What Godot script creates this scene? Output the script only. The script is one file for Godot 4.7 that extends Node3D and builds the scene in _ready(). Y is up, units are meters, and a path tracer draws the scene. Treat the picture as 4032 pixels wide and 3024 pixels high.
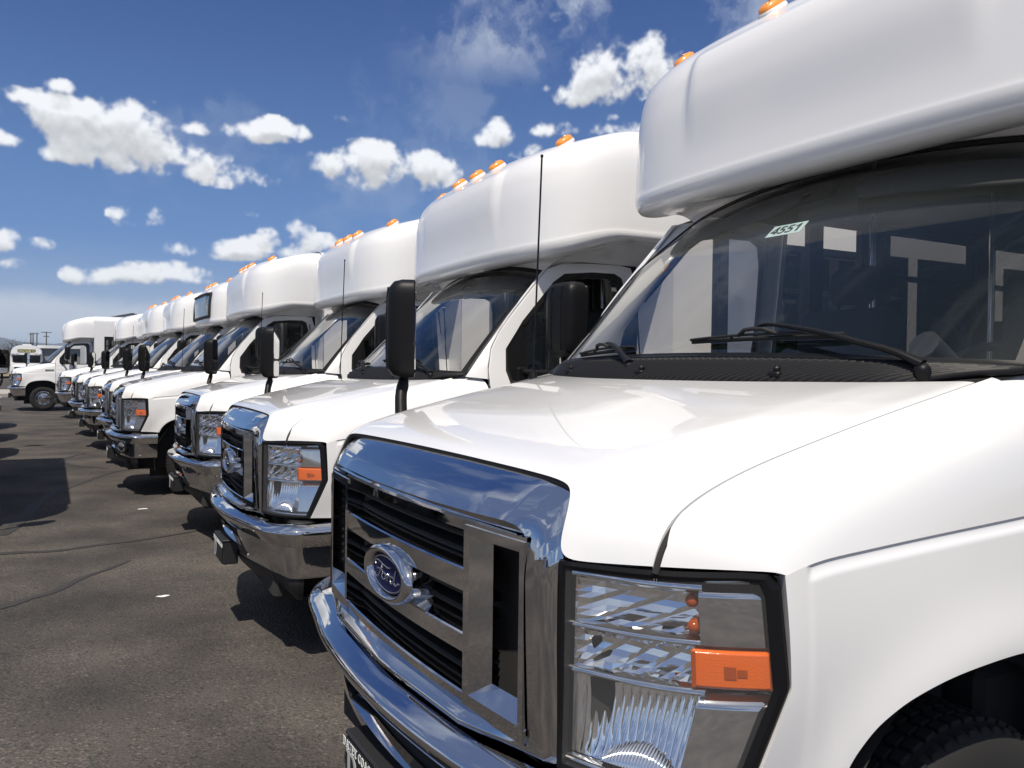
extends Node3D

# ---------------------------------------------------------------- geometry helper
class Geo:
	var v := PackedVector3Array()
	var n := PackedVector3Array()
	var x := PackedInt32Array()

	func put(p: Vector3, q: Vector3) -> int:
		v.append(p)
		n.append(q)
		return v.size() - 1

	func tri(a: Vector3, b: Vector3, c: Vector3, out: Vector3) -> void:
		var q := (b - a).cross(c - a)
		if q.length_squared() < 1e-18:
			return
		q = q.normalized()
		var i := v.size()
		if q.dot(out) < 0.0:
			q = -q
			put(a, q); put(b, q); put(c, q)
		else:
			put(a, q); put(c, q); put(b, q)
		x.append(i); x.append(i + 1); x.append(i + 2)

	func quad(a: Vector3, b: Vector3, c: Vector3, d: Vector3, out: Vector3) -> void:
		tri(a, b, c, out)
		tri(a, c, d, out)

	# rows of points; out is a direction, or a centre to point away from when from_centre is set
	func grid(rows: Array, out: Vector3, from_centre := false, closed := false) -> void:
		var nr := rows.size()
		var nc: int = rows[0].size()
		var base := v.size()
		var sum := 0.0
		var norms := PackedVector3Array()
		norms.resize(nr * nc)
		for i in nr:
			var r0: PackedVector3Array = rows[maxi(i - 1, 0)]
			var r1: PackedVector3Array = rows[mini(i + 1, nr - 1)]
			var r: PackedVector3Array = rows[i]
			for j in nc:
				var jm := j - 1
				var jp := j + 1
				if closed:
					jm = (j - 1 + nc) % nc
					jp = (j + 1) % nc
				else:
					jm = maxi(jm, 0)
					jp = mini(jp, nc - 1)
				var du := r[jp] - r[jm]
				var dv := r1[j] - r0[j]
				var q := du.cross(dv)
				if q.length_squared() < 1e-20:
					q = Vector3.ZERO
				else:
					q = q.normalized()
				norms[i * nc + j] = q
				sum += q.dot((r[j] - out) if from_centre else out)
		var s := 1.0 if sum >= 0.0 else -1.0
		for i in nr:
			for j in nc:
				var q := norms[i * nc + j]
				if q == Vector3.ZERO:
					for d in [[0, 1], [0, -1], [1, 0], [-1, 0]]:
						var ii: int = clampi(i + d[0], 0, nr - 1)
						var jj: int = clampi(j + d[1], 0, nc - 1)
						if norms[ii * nc + jj] != Vector3.ZERO:
							q = norms[ii * nc + jj]
							break
				put(rows[i][j], q * s)
		var last := nc if closed else nc - 1
		for i in nr - 1:
			for j in last:
				var j2 := (j + 1) % nc
				var a := base + i * nc + j
				var b := base + i * nc + j2
				var c := base + (i + 1) * nc + j2
				var d := base + (i + 1) * nc + j
				# du x dv is the normal: a,b,d is counterclockwise for s > 0
				if s > 0.0:
					x.append(a); x.append(d); x.append(b)
					x.append(b); x.append(d); x.append(c)
				else:
					x.append(a); x.append(b); x.append(d)
					x.append(b); x.append(c); x.append(d)

	# every strip between two neighbouring rows gets its own normals (creased along the rows)
	func strips(rows: Array, out: Vector3, from_centre := false, closed := false) -> void:
		for i in rows.size() - 1:
			grid([rows[i], rows[i + 1]], out, from_centre, closed)

	func facets(rows: Array, out: Vector3) -> void:
		for i in rows.size() - 1:
			for j in rows[i].size() - 1:
				quad(rows[i][j], rows[i][j + 1], rows[i + 1][j + 1], rows[i + 1][j], out)

	func fan(ring: PackedVector3Array, out: Vector3) -> void:
		var c := Vector3.ZERO
		for p in ring:
			c += p
		c /= ring.size()
		for i in ring.size():
			tri(c, ring[i], ring[(i + 1) % ring.size()], out)

	func box(lo: Vector3, hi: Vector3, b := 0.004, xf := Transform3D.IDENTITY) -> void:
		var c := (lo + hi) * 0.5
		var h := (hi - lo) * 0.5
		b = minf(b, minf(h.x, minf(h.y, h.z)) * 0.9)
		var g := h - Vector3(b, b, b)
		for ax in 3:
			for s in [-1.0, 1.0]:
				var a1 := (ax + 1) % 3
				var a2 := (ax + 2) % 3
				var q: Array[Vector3] = []
				for k in [[-1, -1], [1, -1], [1, 1], [-1, 1]]:
					var p := Vector3.ZERO
					p[ax] = s * h[ax]
					p[a1] = k[0] * g[a1]
					p[a2] = k[1] * g[a2]
					q.append(xf * (c + p))
				var o := Vector3.ZERO
				o[ax] = s
				quad(q[0], q[1], q[2], q[3], xf.basis * o)
		if b <= 0.0:
			return
		for ax in 3:
			var a1 := (ax + 1) % 3
			var a2 := (ax + 2) % 3
			for s1 in [-1.0, 1.0]:
				for s2 in [-1.0, 1.0]:
					var q: Array[Vector3] = []
					for k in [[-1, 0], [1, 0], [1, 1], [-1, 1]]:
						var p := Vector3.ZERO
						p[ax] = k[0] * g[ax]
						p[a1] = s1 * (h[a1] if k[1] == 0 else g[a1])
						p[a2] = s2 * (g[a2] if k[1] == 0 else h[a2])
						q.append(xf * (c + p))
					var o := Vector3.ZERO
					o[a1] = s1
					o[a2] = s2
					quad(q[0], q[1], q[2], q[3], xf.basis * o)
		for s0 in [-1.0, 1.0]:
			for s1 in [-1.0, 1.0]:
				for s2 in [-1.0, 1.0]:
					var o := Vector3(s0, s1, s2)
					tri(xf * (c + o * Vector3(h.x, g.y, g.z)), xf * (c + o * Vector3(g.x, h.y, g.z)), xf * (c + o * Vector3(g.x, g.y, h.z)), xf.basis * o)

	# tube along a path; radii is one number or one per point; squash flattens along the second axis
	func tube(path: PackedVector3Array, radii, sides := 8, squash := 1.0, up := Vector3.UP) -> void:
		var rows := []
		for i in path.size():
			var d := (path[mini(i + 1, path.size() - 1)] - path[maxi(i - 1, 0)]).normalized()
			var s := d.cross(up)
			if s.length() < 0.05:
				s = d.cross(Vector3(0.3, 0.1, 1))
			s = s.normalized()
			var t := s.cross(d).normalized()
			var r: float = radii[i] if radii is Array else radii
			var ring := PackedVector3Array()
			for k in sides:
				var a := TAU * k / sides
				ring.append(path[i] + s * cos(a) * r + t * sin(a) * r * squash)
			rows.append(ring)
		var mid := path[path.size() / 2]
		if path.size() == 2:
			mid = (path[0] + path[1]) * 0.5
		for i in rows.size() - 1:
			grid([rows[i], rows[i + 1]], (path[i] + path[i + 1]) * 0.5, true, true)
		fan(rows[0], path[0] - path[1])
		fan(rows[-1], path[-1] - path[-2])

	# profile of (radius, along) turned about an axis
	func lathe(prof: PackedVector2Array, at: Vector3, axis: Vector3, segs := 32, creased := false) -> void:
		var s := axis.cross(Vector3.UP)
		if s.length() < 0.1:
			s = axis.cross(Vector3.RIGHT)
		s = s.normalized()
		var t := s.cross(axis).normalized()
		var rows := []
		var c := Vector2.ZERO
		for p in prof:
			c += p
			var ring := PackedVector3Array()
			for k in segs:
				var a := TAU * k / segs
				ring.append(at + axis * p.y + (s * cos(a) + t * sin(a)) * maxf(p.x, 0.00001))
			rows.append(ring)
		c /= prof.size()
		for i in rows.size() - 1:
			# outward test per strip against the strip's own ring of profile centres
			var e := prof[i + 1] - prof[i]
			var nrm := Vector2(e.y, -e.x)
			var mid := (prof[i] + prof[i + 1]) * 0.5
			if nrm.dot(mid - c) < 0.0:
				nrm = -nrm
			var p0: Vector3 = (rows[i][0] + rows[i + 1][0]) * 0.5
			var want := s * nrm.x + axis * nrm.y
			var base := x.size()
			var vb := v.size()
			grid([rows[i], rows[i + 1]], p0 - want, true, true)
			if n[vb].dot(want) < 0.0:
				for k in range(vb, v.size()):
					n[k] = -n[k]
				for k in range(base, x.size(), 3):
					var q := x[k + 1]
					x[k + 1] = x[k + 2]
					x[k + 2] = q
		if not creased:
			smooth_from(0)

	# average the normals of coinciding points (for lathed and strip shapes that should look round)
	func smooth_from(start: int, limit := 0.55) -> void:
		var d := {}
		for i in range(start, v.size()):
			var k := Vector3i((v[i] * 20000.0).round())
			if not d.has(k):
				d[k] = []
			d[k].append(i)
		var m := n.duplicate()
		for k in d:
			for i in d[k]:
				var s := Vector3.ZERO
				for j in d[k]:
					if n[i].dot(n[j]) > limit:
						s += n[j]
				m[i] = s.normalized()
		n = m

	# flat polygon in a plane, pushed through a thickness
	func slab(poly: PackedVector2Array, xf: Transform3D, depth: float) -> void:
		var idx := Geometry2D.triangulate_polygon(poly)
		var z := xf.basis.z.normalized()
		for k in range(0, idx.size(), 3):
			for s in [0.0, depth]:
				tri(xf * Vector3(poly[idx[k]].x, poly[idx[k]].y, s), xf * Vector3(poly[idx[k + 1]].x, poly[idx[k + 1]].y, s), xf * Vector3(poly[idx[k + 2]].x, poly[idx[k + 2]].y, s), z if s == depth else -z)
		var flip := 1.0 if Geometry2D.is_polygon_clockwise(poly) else -1.0
		for i in poly.size():
			var p := poly[i]
			var q := poly[(i + 1) % poly.size()]
			var o := Vector2(-(q - p).y, (q - p).x) * flip
			quad(xf * Vector3(p.x, p.y, 0), xf * Vector3(q.x, q.y, 0), xf * Vector3(q.x, q.y, depth), xf * Vector3(p.x, p.y, depth), xf.basis * Vector3(o.x, o.y, 0))

	func mesh(m: Material) -> ArrayMesh:
		var a := []
		a.resize(Mesh.ARRAY_MAX)
		a[Mesh.ARRAY_VERTEX] = v
		a[Mesh.ARRAY_NORMAL] = n
		a[Mesh.ARRAY_INDEX] = x
		var r := ArrayMesh.new()
		r.add_surface_from_arrays(Mesh.PRIMITIVE_TRIANGLES, a)
		r.surface_set_material(0, m)
		return r


var M := {}
var rng := RandomNumberGenerator.new()


func obj(called: String, g: Geo, m: String, parent: Node) -> MeshInstance3D:
	var o := MeshInstance3D.new()
	o.name = called
	o.mesh = g.mesh(M[m])
	parent.add_child(o, true)
	return o


func thing(called: String, label: String, category: String, at := Vector3.ZERO, turn := 0.0, group := "") -> Node3D:
	var o := Node3D.new()
	o.name = called
	add_child(o, true)
	o.position = at
	o.rotation.y = turn
	tag(o, label, category, group)
	return o


func tag(o: Node, label: String, category: String, group := "") -> void:
	o.set_meta("label", label)
	o.set_meta("category", category)
	if group != "":
		o.set_meta("group", group)


func structure(called: String, g: Geo, m: String) -> MeshInstance3D:
	var o := obj(called, g, m, self)
	o.set_meta("kind", "structure")
	return o


func stuff(o: Node) -> void:
	o.set_meta("kind", "stuff")


# bus frame: u across (to the driver's side), h up, v back from the nose
func P(u: float, h: float, v: float) -> Vector3:
	return Vector3(v, h, u)


func sm(a: float, b: float, t: float) -> float:
	return smoothstep(a, b, t)


func spline(pts: PackedVector3Array, t: float) -> Vector3:
	var n := pts.size() - 1
	var f := clampf(t, 0.0, 1.0) * n
	var i := mini(int(f), n - 1)
	var k := f - i
	var p0 := pts[i - 1] if i > 0 else pts[0] * 2.0 - pts[1]
	var p3 := pts[i + 2] if i + 2 <= n else pts[n] * 2.0 - pts[n - 1]
	return pts[i].cubic_interpolate(pts[i + 1], p0, p3, k)


func path(pts: PackedVector3Array, count: int) -> PackedVector3Array:
	var r := PackedVector3Array()
	for i in count:
		r.append(spline(pts, float(i) / (count - 1)))
	return r


func table(pts: PackedVector2Array, t: float) -> float:
	if t <= pts[0].x:
		return pts[0].y
	for i in pts.size() - 1:
		if t <= pts[i + 1].x:
			return lerpf(pts[i].y, pts[i + 1].y, (t - pts[i].x) / (pts[i + 1].x - pts[i].x))
	return pts[-1].y


# uniform cubic B-spline over a net of columns, ends clamped
var net := []


func net_at(i: int, j: int) -> Vector3:
	var nc := net.size()
	if i < 0:
		return net_at(0, j) * 2.0 - net_at(1, j)
	if i >= nc:
		return net_at(nc - 1, j) * 2.0 - net_at(nc - 2, j)
	var c: PackedVector3Array = net[i]
	if j < 0:
		return c[0] * 2.0 - c[1]
	if j >= c.size():
		return c[-1] * 2.0 - c[-2]
	return c[j]


func basis4(k: float) -> Vector4:
	var k2 := k * k
	var k3 := k2 * k
	return Vector4(1.0 - 3.0 * k + 3.0 * k2 - k3, 4.0 - 6.0 * k2 + 3.0 * k3, 1.0 + 3.0 * k + 3.0 * k2 - 3.0 * k3, k3) / 6.0


func surf(s: float, t: float) -> Vector3:
	var i := clampi(int(floor(s)), 0, net.size() - 2)
	var j := clampi(int(floor(t)), 0, net[0].size() - 2)
	var a := basis4(s - i)
	var b := basis4(t - j)
	var r := Vector3.ZERO
	for p in 4:
		for q in 4:
			r += net_at(i + p - 1, j + q - 1) * (a[p] * b[q])
	return r


func col(pts: PackedVector3Array) -> PackedVector3Array:
	var r := PackedVector3Array()
	for p in pts:
		r.append(P(p.x, p.y, p.z))
	return r


# ---------------------------------------------------------------- materials
func mat(called: String, c: Color, rough: float, metal := 0.0) -> StandardMaterial3D:
	var m := StandardMaterial3D.new()
	m.resource_name = called
	m.albedo_color = c
	m.roughness = rough
	m.metallic = metal
	M[called] = m
	return m


func lin(r: float, g: float, b: float, a := 1.0) -> Color:
	var c := Color(r, g, b).linear_to_srgb()
	c.a = a
	return c


func noise_map(freq: float, kind: int, octaves: int, size: int, seed_no: int, as_normal := false, bump := 4.0) -> NoiseTexture2D:
	var f := FastNoiseLite.new()
	f.seed = seed_no
	f.noise_type = kind
	f.frequency = freq
	f.fractal_octaves = octaves
	var t := NoiseTexture2D.new()
	t.width = size
	t.height = size
	t.seamless = true
	t.noise = f
	t.as_normal_map = as_normal
	t.bump_strength = bump
	return t


func make_materials() -> void:
	var p := mat("paint", lin(0.825, 0.82, 0.812), 0.3)
	p.clearcoat_enabled = true
	p.clearcoat = 1.0
	p.clearcoat_roughness = 0.02
	p = mat("gelcoat", lin(0.832, 0.825, 0.815), 0.35)
	p.clearcoat_enabled = true
	p.clearcoat = 0.8
	p.clearcoat_roughness = 0.05
	mat("chrome", lin(0.62, 0.62, 0.63), 0.03, 1.0)
	mat("reflector", lin(0.92, 0.92, 0.91), 0.06, 1.0)
	mat("pillar_grey", lin(0.5, 0.5, 0.48), 0.7)
	mat("steel", lin(0.5, 0.5, 0.5), 0.3, 1.0)
	mat("alloy", lin(0.62, 0.62, 0.63), 0.16, 1.0)
	mat("mirror", lin(0.8, 0.82, 0.82), 0.01, 1.0)
	mat("black_plastic", lin(0.007, 0.007, 0.008), 0.45).metallic_specular = 0.32
	mat("vent_black", lin(0.017, 0.017, 0.018), 0.45).metallic_specular = 0.3
	mat("visor_grey", lin(0.05, 0.05, 0.052), 0.8)
	var g := mat("grained_plastic", lin(0.016, 0.016, 0.018), 0.55)
	g.normal_enabled = true
	g.normal_texture = noise_map(0.12, FastNoiseLite.TYPE_SIMPLEX, 2, 256, 5, true, 3.0)
	g.normal_scale = 0.35
	g.uv1_triplanar = true
	g.uv1_scale = Vector3(14, 14, 14)
	mat("rubber", lin(0.01, 0.01, 0.01), 0.7)
	mat("tyre", lin(0.014, 0.0135, 0.013), 0.85)
	mat("underseal", lin(0.028, 0.027, 0.026), 0.9)
	mat("seat_cloth", lin(0.03, 0.032, 0.036), 0.9)
	mat("trim_grey", lin(0.045, 0.046, 0.05), 0.8)
	mat("louvre_black", lin(0.009, 0.009, 0.01), 0.65)
	mat("dash", lin(0.02, 0.021, 0.023), 0.7)
	mat("headliner", lin(0.07, 0.07, 0.07), 0.9)
	var w := mat("windshield_glass", Color(0.05, 0.11, 0.09, 0.2), 0.0)
	w.transparency = BaseMaterial3D.TRANSPARENCY_ALPHA
	w.metallic_specular = 0.6
	w = mat("clear_glass", Color(0.06, 0.12, 0.1, 0.1), 0.0)
	w.transparency = BaseMaterial3D.TRANSPARENCY_ALPHA
	w = mat("tinted_glass", Color(0.025, 0.04, 0.04, 0.82), 0.0)
	w.transparency = BaseMaterial3D.TRANSPARENCY_ALPHA
	w = mat("lens", Color(1, 1, 1, 0.03), 0.0)
	w.transparency = BaseMaterial3D.TRANSPARENCY_ALPHA
	var a := mat("amber", lin(0.72, 0.125, 0.005), 0.12)
	a.clearcoat_enabled = true
	a.clearcoat_roughness = 0.02
	a.normal_enabled = true
	a.normal_texture = noise_map(0.09, FastNoiseLite.TYPE_CELLULAR, 1, 256, 9, true, 6.0)
	a.normal_scale = 0.22
	a.uv1_triplanar = true
	a.uv1_scale = Vector3(13, 13, 13)
	mat("amber_deep", lin(0.33, 0.06, 0.004), 0.15)
	a = mat("marker_amber", lin(0.9, 0.3, 0.02), 0.15)
	a.clearcoat_enabled = true
	mat("emblem_blue", lin(0.005, 0.01, 0.07), 0.35).metallic_specular = 0.25
	mat("silver", lin(0.6, 0.6, 0.62), 0.2, 1.0)
	mat("print_white", lin(0.75, 0.77, 0.75), 0.6)
	mat("print_grey", lin(0.45, 0.46, 0.46), 0.6)
	mat("print_black", lin(0.01, 0.01, 0.01), 0.6)
	mat("sticker", lin(0.62, 0.82, 0.74), 0.5)
	var mp := mat("mirror_pane", lin(0.3, 0.34, 0.35), 0.03, 0.8)
	mat("screen_white", lin(0.6, 0.62, 0.62), 0.5)


# ---------------------------------------------------------------- the bus: nose
func make_net() -> void:
	var rear := [
		col([Vector3(0, 1.244, -0.006), Vector3(0, 1.257, 0.01), Vector3(0, 1.269, 0.034), Vector3(0, 1.284, 0.077), Vector3(0, 1.302, 0.144), Vector3(0, 1.326, 0.242), Vector3(0, 1.353, 0.36), Vector3(0, 1.378, 0.46), Vector3(0, 1.398, 0.55), Vector3(0, 1.417, 0.645)]),
		col([Vector3(0.3, 1.242, -0.006), Vector3(0.3, 1.255, 0.01), Vector3(0.3, 1.267, 0.034), Vector3(0.3, 1.282, 0.077), Vector3(0.3, 1.3, 0.144), Vector3(0.3, 1.324, 0.242), Vector3(0.3, 1.351, 0.361), Vector3(0.3, 1.376, 0.465), Vector3(0.3, 1.397, 0.56), Vector3(0.3, 1.417, 0.665)]),
		col([Vector3(0.5, 1.24, -0.006), Vector3(0.5, 1.252, 0.008), Vector3(0.5, 1.264, 0.032), Vector3(0.5, 1.279, 0.076), Vector3(0.5, 1.298, 0.144), Vector3(0.5, 1.321, 0.242), Vector3(0.5, 1.349, 0.363), Vector3(0.5, 1.375, 0.475), Vector3(0.5, 1.398, 0.585), Vector3(0.5, 1.42, 0.715)]),
		col([Vector3(0.62, 1.237, -0.01), Vector3(0.622, 1.25, 0.004), Vector3(0.624, 1.262, 0.03), Vector3(0.627, 1.276, 0.075), Vector3(0.63, 1.295, 0.144), Vector3(0.635, 1.319, 0.242), Vector3(0.64, 1.347, 0.366), Vector3(0.65, 1.375, 0.49), Vector3(0.655, 1.399, 0.61), Vector3(0.66, 1.422, 0.76)]),
		col([Vector3(0.65, 1.224, -0.017), Vector3(0.651, 1.241, -0.001), Vector3(0.653, 1.256, 0.028), Vector3(0.656, 1.272, 0.075), Vector3(0.66, 1.292, 0.144), Vector3(0.665, 1.316, 0.242), Vector3(0.672, 1.345, 0.368), Vector3(0.68, 1.374, 0.5), Vector3(0.686, 1.398, 0.625), Vector3(0.69, 1.423, 0.775)]),
		col([Vector3(0.661, 1.17, -0.04), Vector3(0.663, 1.206, -0.024), Vector3(0.667, 1.237, 0.008), Vector3(0.673, 1.262, 0.065), Vector3(0.68, 1.286, 0.144), Vector3(0.688, 1.312, 0.242), Vector3(0.696, 1.342, 0.37), Vector3(0.705, 1.372, 0.505), Vector3(0.712, 1.397, 0.64), Vector3(0.718, 1.424, 0.79)]),
		col([Vector3(0.668, 1.112, -0.06), Vector3(0.671, 1.16, -0.042), Vector3(0.678, 1.205, -0.012), Vector3(0.689, 1.247, 0.05), Vector3(0.7, 1.278, 0.138), Vector3(0.712, 1.307, 0.24), Vector3(0.722, 1.339, 0.371), Vector3(0.732, 1.37, 0.51), Vector3(0.738, 1.396, 0.65), Vector3(0.744, 1.425, 0.805)]),
		col([Vector3(0.71, 1.11, -0.034), Vector3(0.712, 1.152, -0.022), Vector3(0.718, 1.194, 0.004), Vector3(0.726, 1.235, 0.055), Vector3(0.735, 1.27, 0.138), Vector3(0.745, 1.3, 0.24), Vector3(0.755, 1.333, 0.373), Vector3(0.762, 1.366, 0.515), Vector3(0.768, 1.393, 0.66), Vector3(0.774, 1.426, 0.82)]),
		col([Vector3(0.765, 1.115, -0.006), Vector3(0.766, 1.15, 0.003), Vector3(0.77, 1.187, 0.024), Vector3(0.776, 1.222, 0.064), Vector3(0.783, 1.258, 0.14), Vector3(0.79, 1.29, 0.24), Vector3(0.797, 1.324, 0.375), Vector3(0.802, 1.36, 0.518), Vector3(0.806, 1.391, 0.67), Vector3(0.812, 1.427, 0.835)]),
		col([Vector3(0.824, 1.12, 0.025), Vector3(0.825, 1.148, 0.032), Vector3(0.826, 1.182, 0.048), Vector3(0.829, 1.214, 0.075), Vector3(0.832, 1.248, 0.144), Vector3(0.836, 1.282, 0.242), Vector3(0.84, 1.317, 0.376), Vector3(0.844, 1.354, 0.522), Vector3(0.847, 1.391, 0.682), Vector3(0.851, 1.43, 0.851), Vector3(0.858, 1.464, 1.0)]),
		col([Vector3(0.884, 1.121, 0.095), Vector3(0.884, 1.14, 0.1), Vector3(0.883, 1.165, 0.115), Vector3(0.882, 1.19, 0.14), Vector3(0.881, 1.222, 0.19), Vector3(0.881, 1.256, 0.275), Vector3(0.884, 1.292, 0.4), Vector3(0.889, 1.332, 0.545), Vector3(0.893, 1.37, 0.7), Vector3(0.897, 1.41, 0.868), Vector3(0.906, 1.447, 1.04)]),
		col([Vector3(0.922, 1.12, 0.155), Vector3(0.922, 1.13, 0.16), Vector3(0.922, 1.148, 0.175), Vector3(0.922, 1.167, 0.2), Vector3(0.922, 1.195, 0.245), Vector3(0.923, 1.226, 0.325), Vector3(0.927, 1.26, 0.44), Vector3(0.933, 1.298, 0.575), Vector3(0.939, 1.336, 0.72), Vector3(0.944, 1.374, 0.88), Vector3(0.95, 1.41, 1.075)]),
		col([Vector3(0.938, 1.118, 0.19), Vector3(0.939, 1.122, 0.196), Vector3(0.94, 1.13, 0.21), Vector3(0.941, 1.142, 0.235), Vector3(0.943, 1.162, 0.28), Vector3(0.946, 1.187, 0.36), Vector3(0.952, 1.216, 0.47), Vector3(0.959, 1.248, 0.6), Vector3(0.966, 1.28, 0.74), Vector3(0.972, 1.315, 0.89), Vector3(0.978, 1.34, 1.08)]),
		col([Vector3(0.944, 1.112, 0.205), Vector3(0.945, 1.114, 0.212), Vector3(0.946, 1.118, 0.225), Vector3(0.948, 1.124, 0.245), Vector3(0.951, 1.133, 0.29), Vector3(0.956, 1.139, 0.37), Vector3(0.963, 1.148, 0.48), Vector3(0.97, 1.157, 0.61), Vector3(0.977, 1.166, 0.75), Vector3(0.983, 1.176, 0.9), Vector3(0.985, 1.186, 1.085)]),
	]
	for i in 9:
		rear[i].append(rear[i][9] * 2.0 - rear[i][8])
	net = []
	for i in range(13, 0, -1):
		var m := PackedVector3Array()
		for p in rear[i]:
			m.append(Vector3(p.x, p.y, -p.z))
		net.append(m)
	for c in rear:
		net.append(c)


func hood(root: Node) -> void:
	var g := Geo.new()
	var rows := []
	for i in 61:
		var r := PackedVector3Array()
		var t := 9.0 * i / 60.0
		for j in 101:
			r.append(surf(13.0 + lerpf(-8.96, 8.96, j / 100.0), t))
		rows.append(r)
	g.grid(rows, Vector3.UP)
	var lip := PackedVector3Array()
	for p in rows[0]:
		lip.append(p + Vector3(0.03, -0.006, 0))
	g.grid([rows[0], lip], Vector3(-0.3, -1, 0))
	var back := PackedVector3Array()
	for p in rows[60]:
		back.append(p + Vector3(0.004, -0.03, 0))
	g.grid([rows[60], back], Vector3(1, 0, 0))
	for s in [0, 100]:
		var a := PackedVector3Array()
		var b := PackedVector3Array()
		for i in 61:
			a.append(rows[i][s])
			b.append(rows[i][s] + Vector3(0.004, -0.03, -0.002 if s else 0.002))
		g.grid([a, b], Vector3(0, 0, 1 if s else -1))
	obj("hood", g, "paint", root)


# the fender's arch, front to back, as (v, h)
func arch(k: float) -> Vector2:
	var pts := PackedVector3Array([Vector3(0.315, 0.735, 0), Vector3(0.333, 0.778, 0), Vector3(0.362, 0.815, 0), Vector3(0.405, 0.85, 0), Vector3(0.48, 0.883, 0), Vector3(0.6, 0.908, 0), Vector3(0.78, 0.919, 0), Vector3(0.92, 0.905, 0), Vector3(1.03, 0.86, 0), Vector3(1.085, 0.82, 0)])
	var p := spline(pts, k)
	return Vector2(p.x, p.y)


func fender_u(v: float, h: float, top: Vector3) -> float:
	var d := top.y - h
	var u := top.z + (0.0015 * sm(0.016, 0.03, d) - 0.0035 * sm(0.0, 0.004, d) * sm(0.026, 0.008, d)) * sm(0.245, 0.262, v)
	u += 0.013 * sin(PI * clampf(d / 0.38, 0.0, 1.0)) - 0.008 * pow(clampf(d / 0.37, 0.0, 1.2), 2.0)
	var r := Vector2((v - 0.77) * 0.98, h - 0.33).length() - 0.575
	u += 0.024 * exp(-pow(maxf(r, 0.0) / 0.1, 2.0)) * sm(0.2, 0.34, v)
	return u


func fender(root: Node, side: float) -> void:
	var g := Geo.new()
	var flip := func(p: Vector3) -> Vector3: return Vector3(p.x, p.y, p.z * side)
	var rows := []
	for i in 67:
		var r := PackedVector3Array()
		for j in 37:
			r.append(flip.call(surf(13.0 + lerpf(9.04, 13.0, j / 36.0), 10.0 * i / 66.0)))
		rows.append(r)
	g.grid(rows, Vector3(0, 1, side))
	var a := PackedVector3Array()
	var b := PackedVector3Array()
	for i in 61:
		a.append(rows[i][0])
		b.append(rows[i][0] + Vector3(0.002, -0.03, -0.003 * side))
	g.grid([a, b], Vector3(0, 0, -side))
	var lip := PackedVector3Array()
	for p in rows[0]:
		lip.append(p + Vector3(0.02, 0.0, -0.012 * side))
	g.grid([rows[0], lip], Vector3(-1, -1, 0))
	# the side below the crease
	var nr := 90
	var nc := 80
	rows = []
	for i in nr + 1:
		rows.append(PackedVector3Array())
	var arch_edge := PackedVector3Array()
	for j in nc + 1:
		var q := float(j) / nc
		var top := surf(26.0, 10.0 * pow(q, 0.8))
		var low: Vector2
		if q < 0.18:
			low = Vector2(lerpf(0.128, 0.315, q / 0.18), lerpf(0.746, 0.735, q / 0.18))
		else:
			low = arch((q - 0.18) / 0.82)
		for i in nr + 1:
			var k := float(i) / nr
			var w := pow(k, 1.9)
			var v := lerpf(top.x, low.x, w)
			var h := lerpf(top.y, low.y, w)
			# the front edge follows the headlight's border
			var hb := clampf((1.112 - h) / 0.366, 0.0, 1.0)
			var edge := lerpf(0.202, 0.209, hb / 0.5) if hb < 0.5 else lerpf(0.209, 0.128, (hb - 0.5) / 0.5)
			var straight := lerpf(0.205, 0.128, w)
			v += (edge - straight) * pow(1.0 - q, 6.0)
			var p := P(fender_u(v, h, top), h, v)
			rows[i].append(flip.call(p))
			if i == nr and q >= 0.14:
				arch_edge.append(flip.call(p))
	g.grid(rows, Vector3(0, 0, side))
	var e1 := PackedVector3Array()
	var e2 := PackedVector3Array()
	for p in arch_edge:
		var d := Vector3(0.77 - p.x, 0.36 - p.y, 0).normalized()
		e1.append(p + d * 0.006 - Vector3(0, 0, 0.008 * side))
		e2.append(p + d * 0.002 - Vector3(0, 0, 0.05 * side))
	g.grid([arch_edge, e1], Vector3(0, -0.3, side))
	g.grid([e1, e2], Vector3(0, -1, 0))
	var st := PackedVector3Array()
	for i in 61:
		st.append(flip.call(surf(22.0, 10.0 * i / 66.0)) + Vector3(0.002, -0.012, 0))
	var seam := Geo.new()
	seam.tube(st, 0.0075, 5)
	obj("seam_shade", seam, "underseal", root)  # dark strip laid under the gap in place of its shade
	var f0 := PackedVector3Array()
	var f1 := PackedVector3Array()
	for i in nr + 1:
		f0.append(rows[i][0])
		f1.append(rows[i][0] + Vector3(0.012, 0, -0.03 * side))
	g.grid([f0, f1], Vector3(-1, 0, 0))
	obj("fender", g, "paint", root)
	# wheel housing
	g = Geo.new()
	rows = []
	for k in 19:
		var r := PackedVector3Array()
		var an := PI * (k - 1) / 16.0
		for w in [0.95, 0.62]:
			r.append(Vector3(0.77 - cos(an) * 0.5, 0.4 + sin(an) * 0.535, w * side))
		rows.append(r)
	g.grid(rows, Vector3.DOWN)
	g.box(Vector3(0.25, 0.2, 0.60 * side - 0.01), Vector3(1.3, 0.95, 0.60 * side + 0.01), 0.0)
	obj("wheel_housing", g, "underseal", root)


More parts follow.
